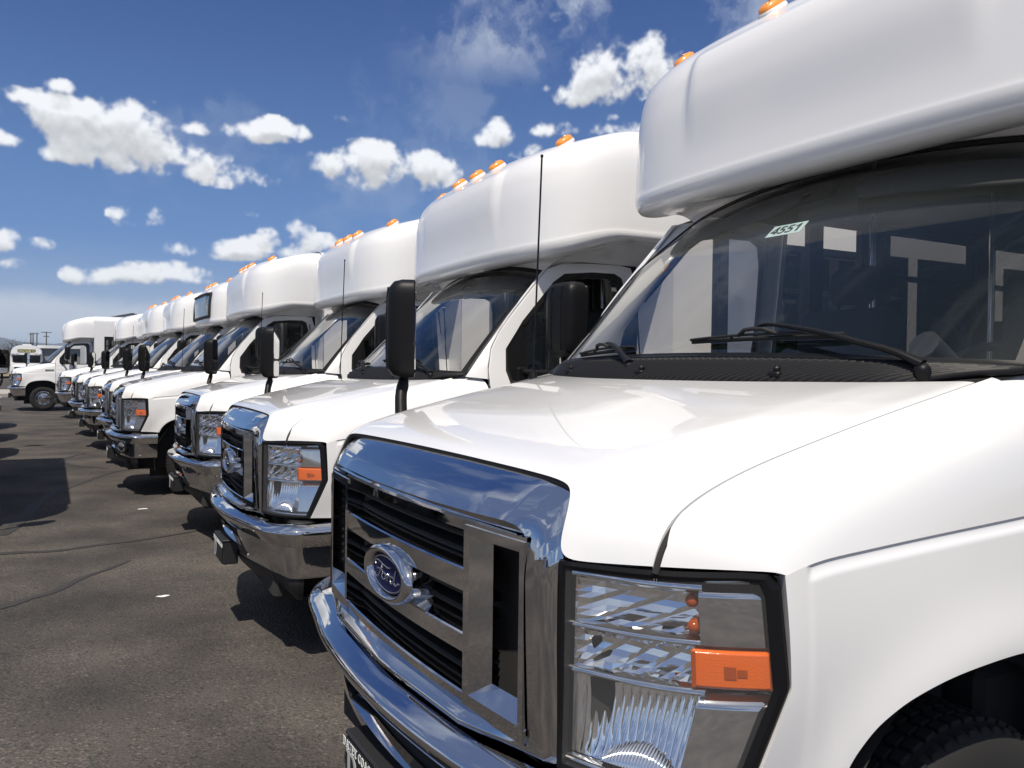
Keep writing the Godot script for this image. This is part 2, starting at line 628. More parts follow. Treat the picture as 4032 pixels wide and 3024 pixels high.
# ---------------------------------------------------------------- headlight
func lamp_point(q: float, h: float, d: float, side: float) -> Vector3:
	var k := clampf((1.118 - h) / 0.188, 0.0, 1.0)
	var ou := lerpf(0.938, 0.955, k)
	var ov := lerpf(0.192, 0.203, k)
	if h < 0.93:
		var m := (0.93 - h) / 0.184
		ou = lerpf(0.955, 0.934, m)
		ov = lerpf(0.203, 0.128, m)
	var bulge := 0.036 * sin(PI * pow(clampf(q, 0.0, 1.0), 1.1))
	var u := lerpf(0.674, ou, q) + bulge * 0.66 - d * 0.45
	var v := lerpf(-0.054, ov, q) - bulge * 0.75 + d * 0.89
	return P(u * side, h, v)


func lamp_grid(q0: float, q1: float, prof: PackedVector2Array, nq: int, side: float) -> Array:
	var rows := []
	for p in prof:
		var r := PackedVector3Array()
		for j in nq + 1:
			r.append(lamp_point(lerpf(q0, q1, float(j) / nq), p.x, p.y, side))
		rows.append(r)
	return rows


func lamp_panel(g: Geo, q0: float, q1: float, h0: float, h1: float, d: float, roll: float, side: float) -> void:
	var out := Vector3(-0.8, 0.15, 0.5 * side)
	var prof := PackedVector2Array([Vector2(h1, d + 0.04), Vector2(h1 - roll * 0.35, d + 0.018), Vector2(h1 - roll * 0.7, d + 0.005), Vector2(h1 - roll, d), Vector2(h0 + 0.004, d), Vector2(h0, d + 0.006), Vector2(h0, d + 0.05)])
	var rows := lamp_grid(q0, q1, prof, 14, side)
	g.grid(rows.slice(0, 5), out)
	g.strips(rows.slice(4), out)
	for q in [q0, q1]:
		var a := PackedVector3Array()
		var b := PackedVector3Array()
		for p in prof:
			a.append(lamp_point(q, p.x, p.y, side))
			b.append(lamp_point(q, p.x, maxf(p.y, d + 0.05), side))
		g.grid([a, b], Vector3(0.2, 0, (-1 if q == q0 else 1) * side))


func headlight(root: Node, side: float) -> void:
	var n := Node3D.new()
	n.name = "headlight"
	root.add_child(n, true)
	var out := Vector3(-0.8, 0, 0.6 * side)
	# gasket
	var o := [Vector2(-0.01, 1.106), Vector2(0.5, 1.113), Vector2(0.85, 1.117), Vector2(0.955, 1.114), Vector2(0.998, 1.09), Vector2(0.998, 0.93), Vector2(0.996, 0.744), Vector2(0.5, 0.742), Vector2(-0.01, 0.742)]
	var m := [Vector2(0.012, 1.1), Vector2(0.5, 1.105), Vector2(0.84, 1.108), Vector2(0.945, 1.106), Vector2(0.972, 1.086), Vector2(0.972, 0.93), Vector2(0.968, 0.75), Vector2(0.5, 0.748), Vector2(0.012, 0.748)]
	var i := [Vector2(0.022, 1.094), Vector2(0.5, 1.099), Vector2(0.84, 1.103), Vector2(0.922, 1.099), Vector2(0.94, 1.078), Vector2(0.94, 0.93), Vector2(0.925, 0.755), Vector2(0.5, 0.753), Vector2(0.022, 0.753)]
	var rows := []
	for e in [[o, 0.012], [o, -0.001], [m, -0.004], [i, -0.002], [i, 0.03]]:
		var r := PackedVector3Array()
		for k in 9:
			var a: Vector2 = e[0][k]
			var b: Vector2 = e[0][(k + 1) % 9]
			for s in 8:
				var p := a.lerp(b, s / 8.0)
				r.append(lamp_point(p.x, p.y, e[1], side))
		rows.append(r)
	var g := Geo.new()
	g.strips(rows, out, false, true)
	obj("gasket", g, "black_plastic", n)
	# chrome frame with its two bars and outer panels
	g = Geo.new()
	lamp_panel(g, 0.02, 0.66, 1.078, 1.099, 0.012, 0.008, side)
	lamp_panel(g, 0.02, 0.66, 0.988, 1.004, 0.014, 0.006, side)
	lamp_panel(g, 0.02, 0.66, 0.908, 0.925, 0.014, 0.006, side)
	lamp_panel(g, 0.02, 0.92, 0.753, 0.772, 0.012, 0.012, side)
	lamp_panel(g, 0.02, 0.05, 0.755, 1.095, 0.02, 0.004, side)
	lamp_panel(g, 0.64, 0.94, 0.988, 1.102, 0.014, 0.032, side)
	lamp_panel(g, 0.64, 0.94, 0.77, 0.922, 0.014, 0.032, side)
	obj("lamp_frame", g, "chrome", n)
	# housing behind
	g = Geo.new()
	g.grid(lamp_grid(0.0, 1.0, PackedVector2Array([Vector2(1.11, 0.01), Vector2(1.11, 0.15), Vector2(0.745, 0.15), Vector2(0.745, 0.01)]), 6, side), out)
	obj("lamp_housing", g, "reflector", n)
	# reflectors: faceted above, small facets in the middle, fluted below
	for e in [[1.0, 1.082, 9, 8, 0.03], [0.922, 0.988, 14, 6, 0.028]]:
		g = Geo.new()
		rows = []
		for a in int(e[3]) + 1:
			var r := PackedVector3Array()
			var y: float = float(a) / e[3]
			for b in int(e[2]) + 1:
				var x: float = float(b) / e[2]
				var d: float = 0.022 + e[4] * (1.0 - pow(absf(x - 0.62) / 0.66, 2.2)) * (1.0 - pow(absf(y - 0.45) / 0.58, 2.4))
				d += 0.005 * (float((a * 7 + b * 5) % 3) - 1.0) * (1.0 if a > 0 and a < e[3] and b > 0 and b < e[2] else 0.0)
				r.append(lamp_point(lerpf(0.045, 0.645, x), lerpf(e[0], e[1], y), maxf(d, 0.022), side))
			rows.append(r)
		g.facets(rows, out)
		obj("reflector", g, "reflector", n)
	g = Geo.new()
	for b in 15:
		rows = []
		for c in 7:
			var r := PackedVector3Array()
			var x := (b + c / 6.0) / 15.0
			for a in 15:
				var y := a / 14.0
				var d := 0.024 + 0.042 * (1.0 - pow(absf(x - 0.55) / 0.6, 2.0)) * (1.0 - pow(absf(y - 0.72) / 0.76, 2.0))
				d -= 0.007 * sin(PI * c / 6.0) * sin(PI * clampf(y * 1.1, 0, 1))
				r.append(lamp_point(lerpf(0.045, 0.645, x), lerpf(0.768, 0.914, y), maxf(d, 0.02), side))
			rows.append(r)
		g.grid(rows, out)
	obj("reflector", g, "reflector", n)
	# fluted half-disc at the foot of the low beam
	g = Geo.new()
	for b in 24:
		rows = []
		for c in 4:
			var r := PackedVector3Array()
			var x := (b + c / 3.0) / 24.0
			var tall := 0.038 * sqrt(maxf(0.0, 1.0 - pow(2.0 * x - 1.0, 2.0)))
			for a in 6:
				r.append(lamp_point(lerpf(0.22, 0.63, x), 0.772 + tall * a / 5.0, 0.02 + 0.03 * pow(a / 5.0, 2.0) - 0.0025 * sin(PI * c / 3.0), side))
			rows.append(r)
		g.grid(rows, out)
	obj("flute", g, "reflector", n)
	# amber discs imitating the side marker's reflection in the upper facets
	for e in [[0.595, 1.06], [0.6, 1.018]]:
		g = Geo.new()
		var c := lamp_point(e[0], e[1], 0.03, side)
		g.lathe(PackedVector2Array([Vector2(0.0, 0.012), Vector2(0.008, 0.009), Vector2(0.0115, 0.0), Vector2(0.0115, -0.02), Vector2(0.0, -0.02)]), c, out.normalized(), 16)
		obj("amber_reflection", g, "amber_deep", n)
	# amber side marker
	g = Geo.new()
	g.grid(lamp_grid(0.605, 0.938, PackedVector2Array([Vector2(0.985, 0.03), Vector2(0.985, 0.009), Vector2(0.98, 0.007), Vector2(0.93, 0.007), Vector2(0.925, 0.009), Vector2(0.925, 0.03)]), 12, side), out)
	var e0 := PackedVector3Array()
	var e1 := PackedVector3Array()
	for h in [0.925, 0.985]:
		e0.append(lamp_point(0.605, h, 0.009, side))
		e1.append(lamp_point(0.605, h, 0.04, side))
	g.grid([e0, e1], Vector3(0, 0, -side))
	var am := obj("amber_lens", g, "amber", n)
	for e in [[0.605, 0.625, 0.926, 0.984], [0.74, 0.79, 0.942, 0.962], [0.794, 0.835, 0.946, 0.958], [0.928, 0.938, 0.926, 0.984]]:
		g = Geo.new()
		g.grid(lamp_grid(e[0], e[1], PackedVector2Array([Vector2(e[2], 0.0055), Vector2(e[3], 0.0055)]), 3, side), out)
		obj("reflex_block", g, "amber_deep", am)
	# cover
	g = Geo.new()
	rows = []
	for a in 13:
		var r := PackedVector3Array()
		for b in 25:
			r.append(lamp_point(lerpf(0.018, 0.944, b / 24.0), lerpf(0.751, 1.1, a / 12.0), 0.0, side))
		rows.append(r)
	g.grid(rows, out)
	obj("cover_lens", g, "lens", n)


# ---------------------------------------------------------------- grille
func ring_of(half: Array, per: int) -> PackedVector3Array:
	# half outline from top middle to bottom middle as (u, h, v), mirrored into a closed ring
	var r := PackedVector3Array()
	var pts := PackedVector3Array()
	for p in half:
		pts.append(P(p.x, p.y, p.z))
	for i in pts.size() - 1:
		for k in per:
			r.append(pts[i].lerp(pts[i + 1], float(k) / per))
	r.append(pts[-1])
	var n := r.size()
	for i in range(n - 2, 0, -1):
		r.append(Vector3(r[i].x, r[i].y, -r[i].z))
	return r


func face_v(u: float) -> float:
	return -0.113 + 0.103 * u * u


func bar_rows(u0: float, u1: float, prof: Array, n: int) -> Array:
	# prof of (height, depth behind the grille's face)
	var rows := []
	for p in prof:
		var r := PackedVector3Array()
		for j in n + 1:
			var u := lerpf(u0, u1, float(j) / n)
			r.append(P(u, p.x, face_v(u) + p.y))
		rows.append(r)
	return rows


func oval(rx: float, ry: float, h: float, d: float, segs := 48) -> PackedVector3Array:
	var r := PackedVector3Array()
	for k in segs:
		var a := TAU * k / segs
		var u := cos(a) * rx
		r.append(P(u, h + sin(a) * ry, face_v(u) + d))
	return r


func grille(root: Node) -> void:
	var n := Node3D.new()
	n.name = "grille"
	root.add_child(n, true)
	var a0 := [Vector3(0, 1.234, -0.006), Vector3(0.2, 1.234, -0.006), Vector3(0.4, 1.232, -0.006), Vector3(0.53, 1.231, -0.0031), Vector3(0.6, 1.228, 0.002), Vector3(0.634, 1.217, -0.003), Vector3(0.648, 1.2, -0.009), Vector3(0.654, 1.175, -0.021), Vector3(0.657, 1.14, -0.034), Vector3(0.66, 1.1, -0.042), Vector3(0.663, 0.95, -0.037), Vector3(0.666, 0.8, -0.029), Vector3(0.666, 0.745, -0.027), Vector3(0.64, 0.731, -0.047), Vector3(0.4, 0.727, -0.118), Vector3(0, 0.727, -0.142)]
	var a1 := [Vector3(0, 1.218, -0.036), Vector3(0.2, 1.218, -0.036), Vector3(0.4, 1.216, -0.035), Vector3(0.53, 1.214, -0.0291), Vector3(0.592, 1.209, -0.023), Vector3(0.622, 1.196, -0.025), Vector3(0.637, 1.178, -0.033), Vector3(0.644, 1.15, -0.044), Vector3(0.647, 1.12, -0.053), Vector3(0.649, 1.09, -0.059), Vector3(0.652, 0.95, -0.057), Vector3(0.654, 0.8, -0.051), Vector3(0.654, 0.752, -0.049), Vector3(0.63, 0.739, -0.063), Vector3(0.4, 0.736, -0.12), Vector3(0, 0.736, -0.141)]
	var a2 := [Vector3(0, 1.183, -0.077), Vector3(0.2, 1.183, -0.076), Vector3(0.4, 1.183, -0.073), Vector3(0.53, 1.183, -0.0631), Vector3(0.575, 1.179, -0.0553), Vector3(0.602, 1.167, -0.054), Vector3(0.618, 1.147, -0.058), Vector3(0.625, 1.124, -0.065), Vector3(0.627, 1.1, -0.07), Vector3(0.628, 1.07, -0.072), Vector3(0.629, 0.95, -0.07), Vector3(0.63, 0.8, -0.064), Vector3(0.63, 0.758, -0.062), Vector3(0.61, 0.748, -0.069), Vector3(0.4, 0.746, -0.112), Vector3(0, 0.746, -0.131)]
	var a3 := [Vector3(0, 1.148, -0.104), Vector3(0.2, 1.148, -0.102), Vector3(0.4, 1.152, -0.096), Vector3(0.52, 1.154, -0.0854), Vector3(0.55, 1.15, -0.0775), Vector3(0.572, 1.14, -0.0726), Vector3(0.584, 1.122, -0.0721), Vector3(0.589, 1.1, -0.0734), Vector3(0.59, 1.08, -0.0763), Vector3(0.591, 1.05, -0.0782), Vector3(0.592, 0.95, -0.076), Vector3(0.593, 0.8, -0.0709), Vector3(0.592, 0.768, -0.069), Vector3(0.578, 0.757, -0.0729), Vector3(0.4, 0.754, -0.104), Vector3(0, 0.754, -0.121)]
	var a4 := []
	var am := []
	for p in a3:
		a4.append(p + Vector3(0, 0, 0.045))
	for p in a0:
		am.append(p + Vector3(0, 0.0, 0.03))
	var rows := []
	var nets := [ring_of(a0, 5), ring_of(a1, 5), ring_of(a2, 5), ring_of(a3, 5)]
	# smooth across the band
	for k in 13:
		var r := PackedVector3Array()
		for j in nets[0].size():
			r.append(spline(PackedVector3Array([nets[0][j], nets[1][j], nets[2][j], nets[3][j]]), k / 12.0))
		rows.append(r)
	var g := Geo.new()
	g.grid(rows, Vector3(-1, 0.2, 0), false, true)
	g.grid([ring_of(a3, 5), ring_of(a4, 5)], Vector3(0.1, 0.94, 0), true, true)
	var gb := g.n
	g.grid([ring_of(am, 5), ring_of(a0, 5)], Vector3(0.1, 0.94, 0), true, true)
	obj("chrome_surround", g, "chrome", n)
	# black seal between hood and surround
	g = Geo.new()
	var line := PackedVector3Array()
	for k in 61:
		var s := lerpf(-6.0, 6.0, k / 60.0)
		line.append(surf(13.0 + s, 0.0) + Vector3(0.008, -0.006, 0))
	g.tube(line, 0.0065, 6)
	obj("hood_seal", g, "rubber", n)
	# back plate and slatted louvres
	g = Geo.new()
	g.grid(bar_rows(-0.6, 0.6, [Vector2(1.15, 0.1), Vector2(0.74, 0.1)], 10), Vector3(-1, 0, 0))
	obj("back_plate", g, "underseal", n)
	for h in [1.086, 1.052, 0.962, 0.926, 0.838, 0.804]:
		g = Geo.new()
		g.strips(bar_rows(-0.375, 0.375, [Vector2(h + 0.012, 0.09), Vector2(h + 0.006, 0.044), Vector2(h + 0.001, 0.039), Vector2(h - 0.005, 0.042), Vector2(h - 0.006, 0.09)], 12), Vector3(-1, 0.2, 0))
		obj("louvre", g, "louvre_black", n)
	# chrome cross bars
	for e in [[0.985, 1.033], [0.86, 0.9]]:
		g = Geo.new()
		g.strips(bar_rows(-0.385, 0.385, [Vector2(e[1] + 0.013, 0.05), Vector2(e[1] + 0.001, 0.004)], 20), Vector3(-0.3, 1, 0))
		g.strips(bar_rows(-0.385, 0.385, [Vector2(e[1] + 0.001, 0.004), Vector2(e[1] - 0.002, 0.0), Vector2(e[0] + 0.002, 0.0), Vector2(e[0], 0.004), Vector2(e[0], 0.05)], 20), Vector3(-1, -0.1, 0))
		obj("cross_bar", g, "chrome", n)
	g = Geo.new()
	g.strips(bar_rows(-0.59, 0.59, [Vector2(0.79, 0.05), Vector2(0.779, 0.006), Vector2(0.776, 0.002), Vector2(0.75, 0.002), Vector2(0.748, 0.02)], 30), Vector3(-1, 0.5, 0))
	obj("cross_bar", g, "chrome", n)
	g = Geo.new()
	g.strips(bar_rows(-0.59, 0.59, [Vector2(1.148, 0.02), Vector2(1.136, 0.012), Vector2(1.132, 0.002), Vector2(1.112, 0.002), Vector2(1.109, 0.05)], 30), Vector3(-1, 0.2, 0))
	obj("cross_bar", g, "chrome", n)
	# end slabs with a recess
	for s in [-1.0, 1.0]:
		g = Geo.new()
		var o := [Vector2(0.378, 1.124), Vector2(0.588, 1.124), Vector2(0.588, 0.752), Vector2(0.378, 0.752)]
		var i := [Vector2(0.4, 1.104), Vector2(0.573, 1.104), Vector2(0.573, 0.782), Vector2(0.4, 0.782)]
		var q := [Vector2(0.438, 1.1), Vector2(0.5725, 1.1), Vector2(0.5725, 0.812), Vector2(0.438, 0.812)]
		var set_rows := []
		for e in [[o, 0.05], [o, 0.003], [o, -0.002], [i, -0.002], [q, 0.03]]:
			var r := PackedVector3Array()
			for k in 4:
				var a: Vector2 = e[0][k]
				var b: Vector2 = e[0][(k + 1) % 4]
				for t in 5:
					var p := a.lerp(b, t / 5.0)
					r.append(P(p.x * s, p.y, face_v(p.x) + e[1]))
			set_rows.append(r)
		for k in 4:
			# creased corners: each of the four sides on its own
			var part := []
			for r in set_rows:
				var c := PackedVector3Array()
				for t in 6:
					c.append(r[(k * 5 + t) % 20])
				part.append(c)
			g.grid([part[0], part[1]], Vector3(face_v(0.48) + 0.03, 0.94, 0.48 * s), true)
			g.grid([part[2], part[3]], Vector3(-1, 0, 0))
			g.grid([part[1], part[2]], Vector3(-1, 0, 0))
			g.grid([part[3], part[4]], Vector3(-1, 0.0, 0))
		obj("end_slab", g, "chrome", n)
		for k in 11:
			g = Geo.new()
			var h := 1.08 - k * 0.0235
			g.strips(bar_rows(0.535 * s, 0.578 * s, [Vector2(h, 0.09), Vector2(h + 0.004, 0.042), Vector2(h - 0.003, 0.04), Vector2(h - 0.005, 0.09)], 2), Vector3(-1, 0.2, 0))
			obj("louvre", g, "louvre_black", n)
	# emblem
	var em := Node3D.new()
	em.name = "emblem"
	n.add_child(em, true)
	g = Geo.new()
	var rr := []
	for e in [[0.152, 0.072, 0.05], [0.15, 0.07, -0.006], [0.143, 0.0655, -0.018], [0.13, 0.0575, -0.024], [0.118, 0.052, -0.02], [0.111, 0.0475, -0.013], [0.108, 0.046, -0.006]]:
		rr.append(oval(e[0], e[1], 0.942, e[2]))
	g.grid(rr, Vector3(-1, 0, 0), false, true)
	obj("emblem_bezel", g, "chrome", em)
	g = Geo.new()
	rr = []
	for k in 9:
		var t := k / 8.0
		rr.append(oval(maxf(0.107 * t, 0.0005), maxf(0.0455 * t, 0.0003), 0.942, -0.0125 + 0.003 * t * t))
	g.grid(rr, Vector3(-1, 0, 0), false, true)
	obj("emblem_plate", g, "emblem_blue", em)
	g = Geo.new()
	rr = [oval(0.102, 0.0425, 0.942, -0.009), oval(0.101, 0.042, 0.942, -0.0115), oval(0.097, 0.0395, 0.942, -0.0118), oval(0.0965, 0.039, 0.942, -0.009)]
	g.grid(rr, Vector3(-1, 0, 0), false, true)
	obj("emblem_ring", g, "silver", em)
	g = Geo.new()
	var strokes := [
		[Vector2(-0.95, 0.35), Vector2(-1.0, 0.62), Vector2(-0.7, 0.86), Vector2(-0.2, 0.72), Vector2(0.25, 0.62), Vector2(0.5, 0.8)],
		[Vector2(-0.28, 0.68), Vector2(-0.42, 0.2), Vector2(-0.6, -0.35), Vector2(-0.85, -0.62), Vector2(-1.05, -0.4)],
		[Vector2(-0.8, 0.12), Vector2(-0.45, 0.2), Vector2(-0.22, 0.14)],
		[Vector2(-0.05, 0.05), Vector2(-0.25, -0.05), Vector2(-0.3, -0.4), Vector2(-0.12, -0.5), Vector2(0.05, -0.3), Vector2(0.02, 0.0), Vector2(-0.05, 0.05), Vector2(0.15, -0.02)],
		[Vector2(0.15, -0.02), Vector2(0.24, 0.06), Vector2(0.2, -0.25), Vector2(0.16, -0.5), Vector2(0.24, -0.1), Vector2(0.38, 0.06), Vector2(0.46, 0.0)],
		[Vector2(0.72, 0.0), Vector2(0.55, 0.06), Vector2(0.44, -0.25), Vector2(0.52, -0.5), Vector2(0.68, -0.35), Vector2(0.82, 0.35), Vector2(0.9, 0.75), Vector2(0.8, 0.1), Vector2(0.76, -0.4), Vector2(0.9, -0.5), Vector2(1.02, -0.3)],
	]
	for st in strokes:
		var pp := PackedVector3Array()
		for p in st:
			# read from the front: the letters run towards the driver's side
			var u: float = p.x * 0.074
			pp.append(P(u, 0.942 + p.y * 0.029, face_v(u) - 0.0135 + 0.0016 * p.x * p.x))
		g.tube(path(pp, pp.size() * 5), 0.0024, 6)
	obj("emblem_lettering", g, "silver", em)


# ---------------------------------------------------------------- bumper
func bumper_plan(k: float) -> Vector3:
	var pts := PackedVector3Array([Vector3(0.3, 0, -1), Vector3(0.16, 0, -1.004), Vector3(0.06, 0, -0.995), Vector3(0.0, 0, -0.96), Vector3(-0.048, 0, -0.9), Vector3(-0.098, 0, -0.78), Vector3(-0.132, 0, -0.6), Vector3(-0.167, 0, -0.4), Vector3(-0.187, 0, -0.2), Vector3(-0.194, 0, -0), Vector3(-0.187, 0, 0.2), Vector3(-0.167, 0, 0.4), Vector3(-0.132, 0, 0.6), Vector3(-0.098, 0, 0.78), Vector3(-0.048, 0, 0.9), Vector3(0.0, 0, 0.96), Vector3(0.06, 0, 0.995), Vector3(0.16, 0, 1.004), Vector3(0.3, 0, 1)])
	return spline(pts, k)


func bumper_row(prof: Vector2, k0: float, k1: float, n: int) -> PackedVector3Array:
	var r := PackedVector3Array()
	for j in n + 1:
		var k := lerpf(k0, k1, float(j) / n)
		var c := bumper_plan(k)
		var t := bumper_plan(minf(k + 0.01, 1.0)) - bumper_plan(maxf(k - 0.01, 0.0))
		var inw := Vector3(t.z, 0, -t.x).normalized()
		if inw.dot(Vector3(0.6, 0, 0) - c) < 0.0:
			inw = -inw
		var d := prof.x
		# the sides stand more upright than the front
		var sidey := sm(0.8, 1.0, absf(c.z))
		d = lerpf(d, d * 0.62, sidey)
		r.append(c + inw * d + Vector3(0, prof.y, 0))
	return r


func bumper(root: Node) -> void:
	var n := Node3D.new()
	n.name = "bumper"
	root.add_child(n, true)
	var out := Vector3(0.5, 0.6, 0)
	var pts := PackedVector3Array([Vector3(0.125, 0.712, 0), Vector3(0.112, 0.72, 0), Vector3(0.09, 0.721, 0), Vector3(0.05, 0.713, 0), Vector3(0.02, 0.7, 0), Vector3(0.006, 0.691, 0), Vector3(0.0, 0.679, 0), Vector3(0.005, 0.666, 0), Vector3(0.022, 0.642, 0), Vector3(0.05, 0.61, 0)])
	var rows := []
	for i in 46:
		var p := spline(pts, i / 45.0)
		rows.append(bumper_row(Vector2(p.x, p.y), 0, 1, 120))
	var g := Geo.new()
	g.grid(rows, out, true)
	rows = []
	pts = PackedVector3Array([Vector3(0.05, 0.61, 0), Vector3(0.058, 0.575, 0), Vector3(0.066, 0.545, 0), Vector3(0.074, 0.515, 0)])
	for i in 5:
		var p := spline(pts, i / 4.0)
		rows.append(Vector2(p.x, p.y))
	for s in [[0.0, 0.403], [0.597, 1.0]]:
		var rr := []
		for p in rows:
			rr.append(bumper_row(p, s[0], s[1], 48))
		g.grid(rr, out, true)
	var low := []
	pts = PackedVector3Array([Vector3(0.074, 0.515, 0), Vector3(0.083, 0.485, 0), Vector3(0.094, 0.46, 0), Vector3(0.102, 0.45, 0), Vector3(0.12, 0.446, 0)])
	for i in 9:
		var p := spline(pts, i / 8.0)
		low.append(bumper_row(Vector2(p.x, p.y), 0, 1, 120))
	g.grid(low, out, true)
	# lips of the slot
	g.grid([bumper_row(Vector2(0.074, 0.515), 0.403, 0.597, 24), bumper_row(Vector2(0.1, 0.53), 0.403, 0.597, 24)], Vector3(-0.3, 1, 0))
	g.grid([bumper_row(Vector2(0.05, 0.61), 0.403, 0.597, 24), bumper_row(Vector2(0.085, 0.612), 0.403, 0.597, 24)], Vector3(0, -1, 0))
	for k in [0.403, 0.597]:
		var a := PackedVector3Array()
		var b := PackedVector3Array()
		for p in rows:
			a.append(bumper_row(p, k, k + 0.0001, 1)[0])
			b.append(a[-1] + Vector3(0.05, 0, 0))
		g.grid([a, b], Vector3(0, 0, 1 if k < 0.5 else -1))
	obj("bumper_face", g, "chrome", n)
	g = Geo.new()
	g.grid([bumper_row(Vector2(0.11, 0.62), 0.38, 0.62, 24), bumper_row(Vector2(0.11, 0.505), 0.38, 0.62, 24)], Vector3(-1, 0, 0))
	obj("slot_back", g, "underseal", n)
	# step pad between bumper and grille, and the valance below
	g = Geo.new()
	rows = []
	for e in [Vector2(0.118, 0.716), Vector2(0.13, 0.726), Vector2(0.16, 0.729), Vector2(0.2, 0.734), Vector2(0.21, 0.72)]:
		rows.append(bumper_row(e, 0.06, 0.94, 100))
	g.grid(rows, Vector3.UP)
	for j in range(2, 99, 2):
		var p: Vector3 = rows[1][j]
		g.box(p + Vector3(0.0, 0.0005, -0.003), p + Vector3(0.024, 0.0045, 0.003), 0.001)
	obj("step_pad", g, "grained_plastic", n)
	g = Geo.new()
	rows = []
	for e in [Vector2(0.125, 0.452), Vector2(0.112, 0.445), Vector2(0.12, 0.41), Vector2(0.15, 0.36), Vector2(0.2, 0.33), Vector2(0.35, 0.33)]:
		rows.append(bumper_row(e, 0.09, 0.91, 80))
	g.grid(rows, Vector3(-0.5, -1, 0))
	obj("valance", g, "grained_plastic", n)


func plate_bracket(root: Node) -> void:
	var n := Node3D.new()
	n.name = "plate_bracket"
	root.add_child(n, true)
	var tilt := Transform3D(Basis(Vector3(0, 0, 1), 0.0), Vector3.ZERO)
	var g := Geo.new()
	g.box(Vector3(-0.168, 0.375, -0.155), Vector3(-0.085, 0.505, 0.155), 0.006)
	g.box(Vector3(-0.172, 0.5, -0.158), Vector3(-0.1, 0.514, 0.158), 0.005)
	obj("bracket", g, "grained_plastic", n)
	g = Geo.new()
	g.box(Vector3(-0.1725, 0.379, -0.15), Vector3(-0.1685, 0.498, 0.15), 0.0015)
	obj("dealer_plate", g, "print_black", n)
	for s in [-1.0, 1.0]:
		g = Geo.new()
		g.lathe(PackedVector2Array([Vector2(0, 0.004), Vector2(0.004, 0.003), Vector2(0.006, 0), Vector2(0.006, -0.003), Vector2(0, -0.003)]), Vector3(-0.1728, 0.49, 0.11 * s), Vector3(-1, 0, 0), 10)
		obj("plate_screw", g, "steel", n)
	for e in [["DAVEY COACH SALES", 0.022, 0.483, "print_white"], ["D", 0.085, 0.425, "print_grey"]]:
		var t := TextMesh.new()
		t.text = e[0]
		t.font_size = 64
		t.pixel_size = e[1] / 46.0
		t.depth = 0.0012
		var f := SystemFont.new()
		f.font_names = PackedStringArray(["Droid Serif"])
		f.font_weight = 700
		t.font = f
		t.material = M[e[3]]
		var o := MeshInstance3D.new()
		o.name = "plate_lettering"
		o.mesh = t
		o.transform = Transform3D(Basis(Vector3.UP, -PI / 2), Vector3(-0.1732, e[2], 0.0 if e[0].length() > 2 else -0.1))
		n.add_child(o, true)


# ---------------------------------------------------------------- the bus: cab
func glass_point(q: float, w: float, d := 0.0) -> Vector3:
	# the pane is nearly flat in the middle and wraps round at its ends
	var c := P(0, lerpf(1.485, 2.135, w), lerpf(0.77, 1.47, w))
	var e := Vector3.ZERO
	if w < 0.65:
		e = P(lerpf(0.903, 0.864, maxf(w, 0.0) / 0.65), lerpf(1.462, 1.846, w / 0.65), lerpf(0.968, 1.293, w / 0.65))
	else:
		e = P(lerpf(0.864, 0.785, pow((w - 0.65) / 0.35, 1.25)), lerpf(1.846, 2.055, (w - 0.65) / 0.35), lerpf(1.295, 1.51, (w - 0.65) / 0.35))
	var a := q * q
	var k := 0.3 * a + 0.7 * a * a * a
	var p := P(e.z * q, lerpf(c.y, e.y, a), lerpf(c.x, e.x, k))
	return p + Vector3(-0.72, 0.69, 0) * (0.02 * 4.0 * w * (1.0 - w) * (1.0 - 0.5 * a) + d)


func side_u(h: float) -> float:
	return table(PackedVector2Array([Vector2(1.12, 0.985), Vector2(1.2, 0.984), Vector2(1.28, 0.978), Vector2(1.365, 0.966), Vector2(1.43, 0.954), Vector2(1.5, 0.94), Vector2(1.59, 0.923), Vector2(1.68, 0.91), Vector2(1.78, 0.898), Vector2(1.9, 0.886), Vector2(2.0, 0.877), Vector2(2.1, 0.868), Vector2(2.2, 0.86)]), h)


func side_ring(pts: Array, d: float, side: float, per := 3) -> PackedVector3Array:
	var r := PackedVector3Array()
	for k in pts.size():
		var a: Vector2 = pts[k]
		var b: Vector2 = pts[(k + 1) % pts.size()]
		for s in per:
			var p := a.lerp(b, float(s) / per)
			r.append(P((side_u(p.y) + d) * side, p.y, p.x))
	return r


func inset(pts: Array, by: float) -> Array:
	var r := []
	var c := Vector2.ZERO
	for p in pts:
		c += p
	c /= pts.size()
	for p in pts:
		var d: Vector2 = c - p
		r.append(p + Vector2(signf(d.x) * minf(by, absf(d.x)), signf(d.y) * minf(by, absf(d.y))))
	return r


